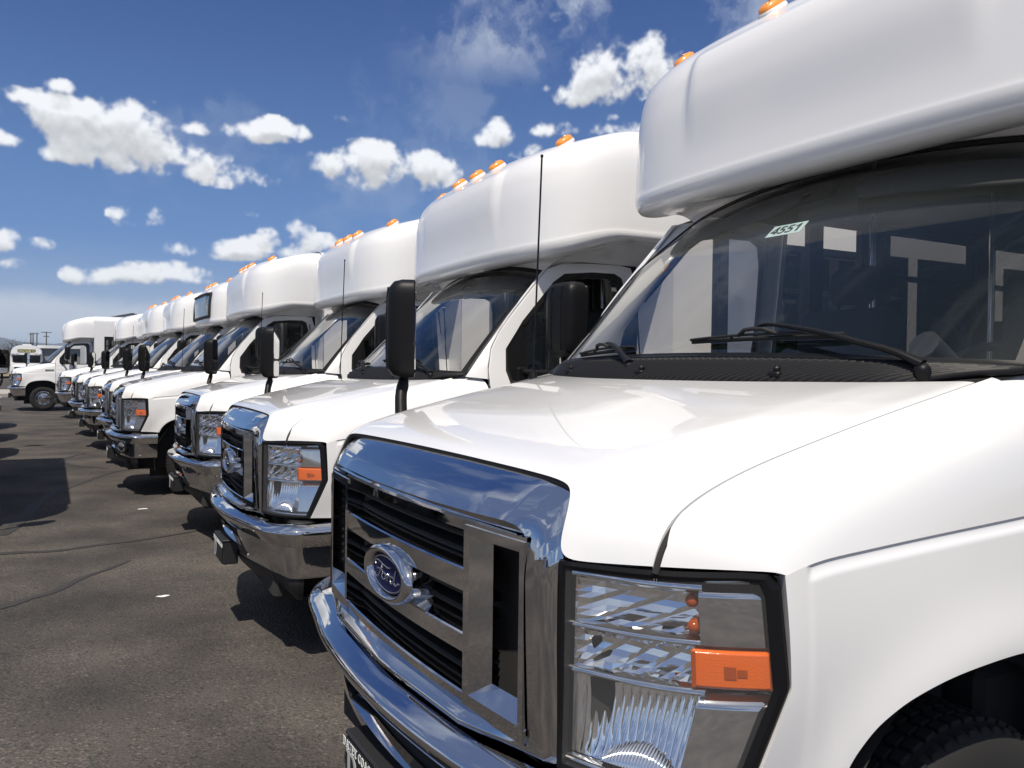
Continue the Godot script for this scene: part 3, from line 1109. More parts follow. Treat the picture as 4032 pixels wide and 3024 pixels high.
func windshield(root: Node) -> void:
	var n := Node3D.new()
	n.name = "windshield"
	root.add_child(n, true)
	var g := Geo.new()
	var rows := []
	for i in 25:
		var r := PackedVector3Array()
		for j in 41:
			r.append(glass_point(lerpf(-1, 1, j / 40.0), i / 24.0))
		rows.append(r)
	g.grid(rows, Vector3(-0.7, 0.7, 0))
	obj("glass", g, "windshield_glass", n)
	# black printed border with a rubber edge
	g = Geo.new()
	var prev := []
	for e in [[1.006, -0.012, 1.012, 0.004], [1.0, -0.004, 1.006, 0.006], [0.993, 0.002, 0.998, 0.004], [0.972, 0.014, 0.978, 0.0022], [0.972, 0.014, 0.978, -0.004]]:
		var r := PackedVector3Array()
		for k in 40:
			r.append(glass_point(lerpf(-e[0], e[0], k / 40.0), e[1], e[3]))
		for k in 20:
			r.append(glass_point(e[0], lerpf(e[1], e[2], k / 20.0), e[3]))
		for k in 40:
			r.append(glass_point(lerpf(e[0], -e[0], k / 40.0), e[2], e[3]))
		for k in 20:
			r.append(glass_point(-e[0], lerpf(e[2], e[1], k / 20.0), e[3]))
		prev.append(r)
	g.strips(prev, Vector3(-0.7, 0.7, 0), false, true)
	obj("glass_border", g, "black_plastic", n)


func hood_edge(u: float) -> Vector3:
	# the hood's rear edge at a given distance from the middle
	var lo := 13.0
	var hi := 22.6
	for k in 18:
		var m := (lo + hi) * 0.5
		if surf(m, 9.0).z < absf(u):
			lo = m
		else:
			hi = m
	var p := surf(lo, 9.0)
	return Vector3(p.x, p.y, p.z * signf(u) if u != 0.0 else 0.0)


func cowl(root: Node) -> void:
	var n := Node3D.new()
	n.name = "cowl_vent"
	root.add_child(n, true)
	var g := Geo.new()
	var rows := []
	var fr := PackedVector3Array()
	var bk := PackedVector3Array()
	var cols := 68
	for j in cols:
		var q := lerpf(-1, 1, float(j) / (cols - 1))
		fr.append(hood_edge(q * 0.848) + Vector3(0.0, -0.012, 0))
		bk.append(glass_point(q, -0.004, 0.0) + Vector3(-0.002, -0.004, 0))
	var lift := func(t: float) -> float: return 0.006 * sin(PI * t) - 0.004
	for i in 9:
		var r := PackedVector3Array()
		for j in cols:
			var p := fr[j].lerp(bk[j], i / 8.0)
			p.y += lift.call(i / 8.0) - 0.006
			r.append(p)
		rows.append(r)
	g.grid(rows, Vector3.UP)
	obj("vent_panel", g, "black_plastic", n)
	# the ribs, each sweeping back from the hood's edge
	g = Geo.new()
	for k in range(2, cols - 2):
		var pp := PackedVector3Array()
		for i in 8:
			var t := lerpf(0.03, 0.97, i / 7.0)
			var f := clampf(k + 3.4 * sin((t - 0.5) * 2.6), 0.0, cols - 1.001)
			var a := int(f)
			var p := fr[a].lerp(fr[a + 1], f - a).lerp(bk[a].lerp(bk[a + 1], f - a), t)
			p.y += lift.call(t) + 0.006
			pp.append(p)
		g.tube(pp, [0.003, 0.0042, 0.0045, 0.0045, 0.0045, 0.0045, 0.0042, 0.0025], 6, 2.2)
	stuff(obj("vent_rib", g, "vent_black", n))
	# washer jets
	for q in [0.2, 0.46, 0.74]:
		g = Geo.new()
		var c := fr[int(q * cols)].lerp(bk[int(q * cols)], 0.3) + Vector3(0, 0.012, 0)
		g.box(c + Vector3(-0.012, -0.012, -0.02), c + Vector3(0.03, 0.006, 0.02), 0.005)
		g.box(c + Vector3(-0.004, 0.002, -0.009), c + Vector3(0.018, 0.02, 0.009), 0.006)
		obj("washer_jet", g, "black_plastic", n)


func wiper(root: Node, bends: Array, b0: Vector2, b1: Vector2) -> void:
	# bends and blade ends lie over the glass: (across, up, lift)
	var elbow := PackedVector3Array()
	for e in bends:
		elbow.append(glass_point(e.x, e.y, e.z))
	var pivot := elbow[0] + Vector3(0, -0.02, 0)
	var n := Node3D.new()
	n.name = "wiper"
	root.add_child(n, true)
	var g := Geo.new()
	var p := path(elbow, 22)
	var rr := []
	for i in 22:
		var t := i / 21.0
		rr.append(lerpf(0.018, 0.0125, t / 0.25) if t < 0.25 else (0.0125 if t < 0.45 else lerpf(0.0125, 0.006, (t - 0.45) / 0.55)))
	g.tube(p, rr, 8, 0.62)
	g.lathe(PackedVector2Array([Vector2(0, 0.024), Vector2(0.013, 0.02), Vector2(0.018, 0.01), Vector2(0.019, -0.03), Vector2(0, -0.03)]), pivot, Vector3(-0.4, 0.9, 0).normalized(), 16)
	obj("wiper_arm", g, "black_plastic", n)
	g = Geo.new()
	var line := PackedVector3Array()
	var rub := PackedVector3Array()
	for k in 17:
		var t := k / 16.0
		var q := b0.lerp(b1, t)
		line.append(glass_point(q.x, q.y, 0.018 + 0.007 * sin(PI * t)))
		rub.append(glass_point(q.x, q.y, 0.009))
	g.tube(line, 0.0042, 6)
	g.tube(rub, 0.0042, 6, 1.6)
	for k in [2, 5, 11, 14]:
		g.tube(PackedVector3Array([line[k], line[k] + (rub[k] - line[k]) * 0.9]), 0.0045, 6)
	g.tube(PackedVector3Array([line[6], line[7] + Vector3(-0.012, 0.012, 0), line[8] + Vector3(-0.014, 0.014, 0), line[9] + Vector3(-0.012, 0.012, 0), line[10]]), 0.006, 6)
	obj("wiper_blade", g, "rubber", n)


const DOOR := [Vector2(1.09, 1.365), Vector2(1.085, 1.48), Vector2(1.109, 1.598), Vector2(1.155, 1.68), Vector2(1.227, 1.774), Vector2(1.478, 2.06), Vector2(1.58, 2.1), Vector2(1.75, 2.113), Vector2(1.98, 2.117), Vector2(2.06, 2.105), Vector2(2.085, 2.0), Vector2(2.09, 1.6), Vector2(2.09, 1.44), Vector2(2.09, 1.365), Vector2(1.27, 1.365)]
const GLAZ := [Vector2(1.209, 1.41), Vector2(1.186, 1.48), Vector2(1.195, 1.6), Vector2(1.264, 1.694), Vector2(1.307, 1.757), Vector2(1.518, 1.991), Vector2(1.593, 2.042), Vector2(1.78, 2.062), Vector2(1.94, 2.064), Vector2(1.99, 2.04), Vector2(2.01, 1.953), Vector2(2.02, 1.6), Vector2(2.02, 1.44), Vector2(1.99, 1.405), Vector2(1.27, 1.405)]


func cab_side(root: Node, side: float) -> void:
	var n := Node3D.new()
	n.name = "door"
	root.add_child(n, true)
	var out := Vector3(0, 0, side)
	var c := P(0.9 * side, 1.75, 1.65)
	var g := Geo.new()
	var glz := inset(GLAZ, 0.012)
	g.strips([side_ring(DOOR, -0.03, side), side_ring(DOOR, -0.004, side)], c, true, true)
	g.grid([side_ring(DOOR, -0.004, side), side_ring(inset(DOOR, 0.006), 0.0, side), side_ring(GLAZ, 0.0, side)], out, false, true)
	g.grid([side_ring(GLAZ, 0.0, side), side_ring(GLAZ, -0.03, side)], c, true, true)
	# lower panel, with its waist crease running on from the fender
	var rows := []
	for i in 41:
		var h := lerpf(1.365, 0.5, i / 40.0)
		var r := PackedVector3Array()
		for j in 13:
			var v := lerpf(1.093 if h < 1.2 else 1.087, 2.09, j / 12.0)
			var u := side_u(h) + 0.007 * sm(1.186, 1.172, h) - 0.03 * sm(0.8, 0.5, h)
			r.append(P(u * side, h, v))
		rows.append(r)
	g.grid(rows, out)
	for j in [0, 12]:
		var a := PackedVector3Array()
		var b := PackedVector3Array()
		for i in 41:
			a.append(rows[i][j])
			b.append(rows[i][j] - Vector3(0, 0, 0.04 * side))
		g.grid([a, b], Vector3(-1 if j == 0 else 1, 0, 0))
	obj("door_panel", g, "paint", n)
	# rubber surround, sail and glass
	g = Geo.new()
	g.grid([side_ring(GLAZ, -0.003, side), side_ring(glz, -0.006, side), side_ring(inset(GLAZ, 0.03), -0.012, side), side_ring(inset(GLAZ, 0.03), -0.03, side)], out, false, true)
	obj("window_rubber", g, "rubber", n)
	g = Geo.new()
	var sail := [Vector2(1.222, 1.42), Vector2(1.198, 1.48), Vector2(1.206, 1.6), Vector2(1.27, 1.69), Vector2(1.31, 1.752), Vector2(1.318, 1.62), Vector2(1.33, 1.5), Vector2(1.335, 1.42)]
	var sr := side_ring(sail, -0.008, side)
	var poly := PackedVector3Array()
	g.grid([side_ring(sail, -0.02, side), sr], c, true, true)
	g.fan(sr, out)
	obj("sail_panel", g, "black_plastic", n)
	g = Geo.new()
	rows = []
	var bot := [Vector2(1.31, 1.40), Vector2(1.6, 1.40), Vector2(2.03, 1.40)]
	for i in 11:
		var h := lerpf(1.4, 2.06, i / 10.0)
		var r := PackedVector3Array()
		var v0 := lerpf(1.205, 1.57, clampf((h - 1.65) / 0.38, 0.0, 1.0)) if h > 1.65 else 1.205
		for j in 9:
			r.append(P((side_u(h) - 0.018) * side, h, lerpf(v0, 2.03, j / 8.0)))
		rows.append(r)
	g.grid(rows, out)
	obj("door_glass", g, "clear_glass", n)
	g = Geo.new()
	var hc := P(side * 0.995, 1.22, 1.93)
	g.box(hc + Vector3(-0.1, -0.025, -0.012), hc + Vector3(0.1, 0.025, 0.012), 0.008)
	g.box(hc + Vector3(-0.085, -0.012, -0.012 + 0.02 * side), hc + Vector3(0.085, 0.018, 0.012 + 0.02 * side), 0.008)
	obj("door_handle", g, "black_plastic", n)
	# pillar between windshield and door, cab corner behind the door
	g = Geo.new()
	rows = []
	for i in 33:
		var t := i / 32.0
		var a := glass_point(1.008, lerpf(-0.03, 1.03, t), 0.002)
		var f := lerpf(0.0, 5.0, pow(t, 0.9))
		var k := mini(int(f), 4)
		var e: Vector2 = DOOR[k + 0].lerp(DOOR[k + 1], f - k) if t < 1.0 else DOOR[5]
		if t < 0.12:
			e = Vector2(1.09, lerpf(1.43, 1.5, t / 0.12))
		elif k == 0:
			e = Vector2(1.087, maxf(e.y, 1.49))
		e += Vector2(-0.007, 0.003)
		var b := P(side_u(e.y) - 0.001, e.y, e.x)
		var r := PackedVector3Array()
		var mid := a.lerp(b, 0.5) + Vector3(0.1, 0.1, 0.9).normalized() * 0.006
		for j in 9:
			var s := j / 8.0
			var p := a * (1 - s) * (1 - s) + mid * 2.0 * s * (1 - s) + b * s * s
			r.append(Vector3(p.x, p.y, p.z * side))
		r.append(r[8] - Vector3(0, 0, 0.03 * side))
		rows.append(r)
	g.grid(rows, Vector3(-0.5, 0.3, side))
	rows = []
	for i in 9:
		var h := lerpf(0.5, 2.13, i / 8.0)
		var r := PackedVector3Array()
		for v in [2.097, 2.11, 2.16]:
			r.append(P(side_u(h) * side, h, v))
		rows.append(r)
	g.grid(rows, out)
	rows = []
	for h in [2.117, 2.125, 2.16]:
		var r := PackedVector3Array()
		for j in 13:
			r.append(P(side_u(h) * side, h, lerpf(1.43, 2.16, j / 12.0)))
		rows.append(r)
	g.grid(rows, out)
	obj("cab_pillar", g, "paint", root)
	# trim inside the pillar
	g = Geo.new()
	rows = []
	for i in 17:
		var t := i / 16.0
		var a := glass_point(0.985, lerpf(0.0, 0.97, t), -0.014)
		var f := t * 4.4
		var k := int(f)
		var e: Vector2 = GLAZ[k + 1].lerp(GLAZ[k + 2], f - k)
		var b := P(side_u(e.y) - 0.06, e.y, e.x + 0.02)
		var r := PackedVector3Array()
		for j in 6:
			var p := a.lerp(b, j / 5.0) - Vector3(-0.2, 0, 0.9) * 0.018 * sin(PI * j / 5.0)
			r.append(Vector3(p.x, p.y, p.z * side))
		rows.append(r)
	g.grid(rows, Vector3(0.3, 0, -side))
	obj("pillar_trim", g, "pillar_grey", n)
	# door lining, so that the cab is closed
	g = Geo.new()
	g.box(P(side * 0.92 - 0.012, 0.5, 1.08), P(side * 0.92 + 0.012, 1.385, 2.12), 0.0)
	obj("door_lining", g, "trim_grey", n)


func side_mirror(root: Node, at: Vector3, turn: float, size: Vector3, arms: Array, called := "side_mirror") -> Node3D:
	# at: middle of the head; size: (depth, height, width)
	var n := Node3D.new()
	n.name = called
	root.add_child(n, true)
	var xf := Transform3D(Basis(Vector3.UP, turn), at)
	var g := Geo.new()
	var rows := []
	# a rounded shell, its open face to the rear
	for e in [[0.0, 0.55, 0.62], [0.08, 0.8, 0.85], [0.25, 0.93, 0.96], [0.55, 1.0, 1.0], [0.97, 1.0, 1.0], [1.0, 0.985, 0.99]]:
		var r := PackedVector3Array()
		for k in 40:
			var a := TAU * k / 40
			var cz := signf(cos(a)) * pow(absf(cos(a)), 0.42)
			var sy := signf(sin(a)) * pow(absf(sin(a)), 0.32)
			var taper := 1.0 - 0.1 * sm(0.2, -1.0, sy)
			r.append(xf * Vector3((e[0] - 0.5) * size.x, sy * e[2] * size.y * 0.5, cz * e[1] * size.z * 0.5 * taper))
		rows.append(r)
	g.grid(rows, at, true, true)
	g.fan(rows[0], xf.basis * Vector3(-1, 0, 0))
	g.fan(rows[5], xf.basis * Vector3(1, 0, 0))
	for s in [-0.18, 0.16]:
		var rib := PackedVector3Array()
		for k in 9:
			var y := lerpf(-0.4, 0.42, k / 8.0) * size.y
			rib.append(xf * Vector3(-size.x * (0.5 - 0.1 * pow(absf(y) / size.y * 2.0, 4.0)), y, s * size.z))
		g.tube(rib, 0.006, 6)
	obj("mirror_shell", g, "black_plastic", n)
	for e in [[0.1, 0.46, 0.42], [-0.45, -0.14, 0.4]]:
		g = Geo.new()
		var lo: float = e[0] if e[0] > 0 else e[0]
		var r0 := PackedVector3Array()
		for k in 28:
			var a := TAU * k / 28
			var cz := signf(cos(a)) * pow(absf(cos(a)), 0.35)
			var sy := signf(sin(a)) * pow(absf(sin(a)), 0.35)
			var y0: float = -0.12 if e[0] > 0 else -0.46
			var y1: float = 0.46 if e[0] > 0 else -0.16
			r0.append(xf * Vector3(size.x * 0.5 + 0.002, ((y0 + y1) * 0.5 + sy * (y1 - y0) * 0.5) * size.y, cz * e[2] * size.z))
		g.fan(r0, xf.basis * Vector3(1, 0, 0))
		obj("mirror_glass", g, "mirror", n)
	for a in arms:
		g = Geo.new()
		g.tube(path(a[0], 14), a[1], 10)
		obj("mirror_arm", g, "black_plastic", n)
	return n


func antenna(root: Node) -> void:
	var g := Geo.new()
	g.lathe(PackedVector2Array([Vector2(0, 0.03), Vector2(0.009, 0.028), Vector2(0.012, 0.012), Vector2(0.017, 0.0), Vector2(0.017, -0.01), Vector2(0, -0.01)]), P(-0.797, 1.412, 0.753), Vector3.UP, 12)
	var pts := PackedVector3Array()
	for k in 13:
		pts.append(P(-0.797, 1.43, 0.753).lerp(P(-0.796, 2.247, 0.777), k / 12.0))
	g.tube(pts, 0.0036, 6)
	g.lathe(PackedVector2Array([Vector2(0, 0.007), Vector2(0.005, 0.004), Vector2(0.0065, 0), Vector2(0.005, -0.005), Vector2(0, -0.006)]), pts[12], Vector3.UP, 8)
	obj("antenna", g, "black_plastic", root)


# ---------------------------------------------------------------- roof cap
const CAP := [
	[1.13, 1.41, 2.108, 2.215], [1.165, 1.355, 2.1, 2.213], [1.191, 1.31, 2.104, 2.218], [1.202, 1.286, 2.122, 2.228], [1.2065, 1.2745, 2.148, 2.242], [1.207, 1.2705, 2.174, 2.258], [1.2055, 1.2725, 2.2, 2.277], [1.205, 1.275, 2.28, 2.35],
	[1.202, 1.28, 2.43, 2.51], [1.198, 1.29, 2.52, 2.61], [1.188, 1.305, 2.595, 2.69], [1.168, 1.335, 2.66, 2.755], [1.135, 1.385, 2.715, 2.81], [1.08, 1.47, 2.765, 2.855],
	[0.98, 1.6, 2.81, 2.89], [0.82, 1.74, 2.85, 2.912], [0.6, 1.87, 2.89, 2.93], [0.35, 1.98, 2.92, 2.942], [0.06, 2.07, 2.942, 2.948]]
const CAP_REAR := 2.12


func cap_outline(p: float, w: float, vf: float) -> Vector2:
	# p from -1 (far side, rear) to 1 (near side, rear); returns (u, v)
	var a := (p + 1.0) * 0.5 * PI
	var cu := -cos(a)
	var sv := sin(a)
	var u := signf(cu) * pow(absf(cu), 0.35) * w
	var s := pow(maxf(sv, 0.0), 0.45)
	var v := CAP_REAR - (CAP_REAR - vf) * s
	v += 0.05 * pow(u / w, 2.0) * s
	return Vector2(u, v)


func cap_point(p: float, k: float, raised := true) -> Vector3:
	var n := CAP.size() - 1
	var i := clampi(int(k), 0, n - 1)
	var f := k - i
	var c: Array = []
	for q in 4:
		var a: float = CAP[maxi(i - 1, 0)][q]
		var b: float = CAP[i][q]
		var d: float = CAP[i + 1][q]
		var e: float = CAP[mini(i + 2, n)][q]
		c.append(cubic_interpolate(b, d, a, e, f))
	var o := cap_outline(p, c[0], c[1])
	var front := sm(1.0, 0.0, clampf((o.y - c[1]) / 0.5, 0.0, 1.0))
	var h := lerpf(c[3], c[2], front)
	var v := o.y
	if raised:
		v -= 0.024 * sm(0.6, 0.55, absf(o.x)) * sm(2.24, 2.58, h) * sm(2.69, 2.63, h)
	return P(o.x, h, v)


func roof_cap(root: Node) -> void:
	var n := Node3D.new()
	n.name = "roof_cap"
	root.add_child(n, true)
	var g := Geo.new()
	var rows := []
	for i in 109:
		var r := PackedVector3Array()
		for j in 181:
			r.append(cap_point(lerpf(-1, 1, j / 180.0), 18.0 * i / 108.0))
		rows.append(r)
	g.grid(rows, P(0, 2.3, 2.0), true)
	obj("cap_shell", g, "gelcoat", n)
	# soffit from the lip in to windshield and doors
	g = Geo.new()
	rows = []
	for i in 9:
		var r := PackedVector3Array()
		for j in 141:
			var p := lerpf(-1, 1, j / 140.0)
			var a := cap_point(p, 0.0)
			var o := cap_outline(p, 0.87, 1.5)
			var q := clampf(o.x / 0.79, -1.0, 1.0)
			var gl := glass_point(q, 1.012, 0.004)
			var b := gl
			if absf(o.x) > 0.79 or o.y > 1.7:
				var k := sm(1.5, 1.75, o.y)
				b = gl.lerp(P(side_u(2.12) * signf(o.x), 2.118, maxf(o.y, 1.55)), maxf(k, sm(0.79, 0.86, absf(o.x))))
			var t := i / 8.0
			var m := a.lerp(b, t)
			m.y += 0.02 * sin(PI * t)
			r.append(m)
		rows.append(r)
	g.grid(rows, Vector3(-0.2, -1, 0))
	obj("cap_soffit", g, "gelcoat", n)
	for u in [-0.9, -0.3, 0.0, 0.3, 0.9]:
		# find the shell under the lamp
		var best := Vector3.ZERO
		var bd := 1e9
		for pi in 121:
			var p := lerpf(-0.85, 0.85, pi / 120.0)
			var c := cap_point(p, 12.65 if absf(u) < 0.5 else 13.0)
			if absf(c.z - u) < bd:
				bd = absf(c.z - u)
				best = c
		var m := Node3D.new()
		m.name = "marker_lamp"
		n.add_child(m, true)
		var up := Vector3(-0.5, 0.87, 0.12 * u).normalized()
		var along := Vector3(0, 0, 1).cross(up).normalized()
		if along.x < 0:
			along = -along
		var sidev := along.cross(up).normalized()
		var bs := Basis(along, up, sidev)
		for e in [["lamp_base", "gelcoat", [[1.08, 0.0], [1.08, 0.012], [1.0, 0.018]]], ["lamp_lens", "marker_amber", [[0.97, 0.014], [0.95, 0.024], [0.87, 0.035], [0.66, 0.043], [0.02, 0.046]]]]:
			g = Geo.new()
			rows = []
			for q in e[2]:
				var r := PackedVector3Array()
				for k in 24:
					var a := TAU * k / 24
					var fl := 1.0 + (0.012 if k % 2 == 0 and e[0] == "lamp_lens" else 0.0)
					r.append(best + bs * Vector3(cos(a) * 0.058 * q[0] * fl, q[1] - 0.006 + cos(a) * 0.004, signf(sin(a)) * pow(absf(sin(a)), 0.75) * 0.04 * q[0] * fl))
				rows.append(r)
			g.grid(rows, best - up * 0.05, true, true)
			obj(e[0], g, e[1], m)


# ---------------------------------------------------------------- body, inside, wheels
func wall_piece(g: Geo, inner: Geo, side: float, v0: float, v1: float, h0: float, h1: float) -> void:
	var a := 1.16 * side
	var b := 1.2 * side
	g.box(P(minf(a, b), h0, v0), P(maxf(a, b), h1, v1), 0.0)
	var c := 1.157 * side
	inner.box(P(minf(a, c) + (0.0 if side > 0 else 0.001), h0, v0 + 0.001), P(maxf(a, c) - (0.001 if side > 0 else 0.0), h1, v1 - 0.001), 0.0)


const REAR := 7.0
const WINDOWS := [[3.25, 4.1], [4.2, 5.05], [5.15, 6.0], [6.1, 6.85]]


func body(root: Node) -> void:
	var n := Node3D.new()
	n.name = "coach_body"
	root.add_child(n, true)
	var g := Geo.new()
	var lining := Geo.new()
	for side in [-1.0, 1.0]:
		var gaps := WINDOWS.duplicate()
		if side < 0:
			gaps = [[2.3, 3.1]] + gaps
		else:
			gaps = [[2.4, 3.15]] + gaps
		wall_piece(g, lining, side, 2.12, REAR, 2.28, 2.72)
		var v := 2.12
		for w in gaps:
			wall_piece(g, lining, side, v, w[0], 0.52, 2.28)
			if not (side < 0 and w[0] < 3.0):
				wall_piece(g, lining, side, w[0], w[1], 0.52, 1.5)
			v = w[1]
		wall_piece(g, lining, side, v, REAR, 0.52, 2.28)
		g.box(P(minf(1.19 * side, 1.206 * side), 0.86, 3.2), P(maxf(1.19 * side, 1.206 * side), 0.9, REAR - 0.05), 0.004)
	# roof, rear wall, bulkhead beside the cab
	var rows := []
	for k in 29:
		var a := PI * k / 28.0
		var u := -cos(a)
		var y := sin(a)
		var p := Vector2(signf(u) * pow(absf(u), 0.3) * 1.2, 2.71 + 0.215 * pow(maxf(y, 0.0), 0.75))
		rows.append(PackedVector3Array([P(p.x, p.y, 2.1), P(p.x, p.y, 4.5), P(p.x, p.y, REAR)]))
	g.grid(rows, P(0, 2, 4.5), true)
	g.box(P(-1.16, 0.52, REAR - 0.04), P(1.16, 1.4, REAR), 0.0)
	g.box(P(-1.16, 2.1, REAR - 0.04), P(1.16, 2.9, REAR), 0.0)
	for s in [-1.0, 1.0]:
		g.box(P(minf(0.7 * s, 1.16 * s), 1.4, REAR - 0.04), P(maxf(0.7 * s, 1.16 * s), 2.1, REAR), 0.0)
		rows = []
		for k in 13:
			var h := lerpf(0.52, 2.3, k / 12.0)
			rows.append(PackedVector3Array([P((side_u(h) - 0.02) * s, h, 2.112), P(1.2 * s, h, 2.112)]))
		g.grid(rows, Vector3(-1, 0, 0))
	obj("body_shell", g, "gelcoat", n)
	obj("lining", lining, "trim_grey", n)
	g = Geo.new()
	g.box(P(-1.15, 0.78, 1.1), P(1.15, 0.82, REAR - 0.05), 0.0)
	obj("floor_pan", g, "trim_grey", n)
	g = Geo.new()
	g.box(P(-1.15, 2.55, 2.1), P(1.15, 2.58, REAR - 0.05), 0.0)
	g.box(P(-0.86, 2.12, 1.6), P(0.86, 2.14, 2.2), 0.0)
	obj("headliner", g, "headliner", n)
	for side in [-1.0, 1.0]:
		var all := WINDOWS.duplicate()
		all.push_front([2.3, 3.1] if side < 0 else [2.4, 3.15])
		for w in all:
			var win := Node3D.new()
			win.name = "window" if w[0] > 3.0 or side > 0 else "entry_door"
			n.add_child(win, true)
			var h0 := 0.62 if side < 0 and w[0] < 3.0 else 1.5
			var o := [Vector2(w[0], h0), Vector2(w[1], h0), Vector2(w[1], 2.28), Vector2(w[0], 2.28)]
			var fr := Geo.new()
			for part in ([[w[0], w[1]]] if h0 > 1.0 else [[w[0], (w[0] + w[1]) * 0.5 - 0.004], [(w[0] + w[1]) * 0.5 + 0.004, w[1]]]):
				for e in [[part[0], part[1], h0, h0 + 0.045], [part[0], part[1], 2.235, 2.28], [part[0], part[0] + 0.045, h0 + 0.045, 2.235], [part[1] - 0.045, part[1], h0 + 0.045, 2.235]]:
					fr.box(P(side * 1.185 - 0.022, e[2], e[0]), P(side * 1.185 + 0.022, e[3], e[1]), 0.003)
			if h0 > 1.0:
				fr.box(P(side * 1.185 - 0.018, 1.98, w[0] + 0.045), P(side * 1.185 + 0.018, 2.01, w[1] - 0.045), 0.003)
			obj("frame", fr, "black_plastic", win)
			var pane := Geo.new()
			pane.quad(P(side * 1.187, h0, w[0] + 0.02), P(side * 1.187, h0, w[1] - 0.02), P(side * 1.187, 2.26, w[1] - 0.02), P(side * 1.187, 2.26, w[0] + 0.02), Vector3(0, 0, side))
			obj("pane", pane, "tinted_glass" if w[0] > 3.2 or side > 0 else "clear_glass", win)
	g = Geo.new()
	g.quad(P(-0.7, 1.4, REAR - 0.02), P(0.7, 1.4, REAR - 0.02), P(0.7, 2.1, REAR - 0.02), P(-0.7, 2.1, REAR - 0.02), Vector3(1, 0, 0))
	obj("rear_pane", g, "tinted_glass", n)
	# underside
	g = Geo.new()
	g.box(P(-0.72, 0.3, 0.0), P(0.72, 1.02, 0.98), 0.02)
	g.box(P(-0.8, 0.42, 0.98), P(0.8, 0.78, REAR - 0.1), 0.02)
	g.box(P(-0.62, 0.72, -0.01), P(0.62, 1.12, 0.3), 0.0)
	obj("chassis", g, "underseal", n)


func seat_at(root: Node, u: float, v: float, h: float, wide: float) -> void:
	var n := Node3D.new()
	n.name = "seat"
	root.add_child(n, true)
	var g := Geo.new()
	g.box(P(u - wide * 0.5, h, v - 0.45), P(u + wide * 0.5, h + 0.13, v + 0.05), 0.04)
	obj("cushion", g, "seat_cloth", n)
	g = Geo.new()
	var xf := Transform3D(Basis(Vector3(0, 0, 1), -0.16), P(u, h + 0.1, v))
	g.box(Vector3(-0.05, 0, -wide * 0.5), Vector3(0.06, 0.62, wide * 0.5), 0.045, xf)
	g.box(Vector3(-0.035, 0.64, -0.12), Vector3(0.045, 0.8, 0.12), 0.035, xf)
	g.tube(PackedVector3Array([xf * Vector3(0, 0.6, 0.06), xf * Vector3(0, 0.66, 0.06)]), 0.008, 6)
	g.tube(PackedVector3Array([xf * Vector3(0, 0.6, -0.06), xf * Vector3(0, 0.66, -0.06)]), 0.008, 6)
	obj("backrest", g, "seat_cloth", n)
	g = Geo.new()
	g.box(P(u - 0.18, 0.82, v - 0.35), P(u + 0.18, h, v), 0.01)
	obj("pedestal", g, "black_plastic", n)


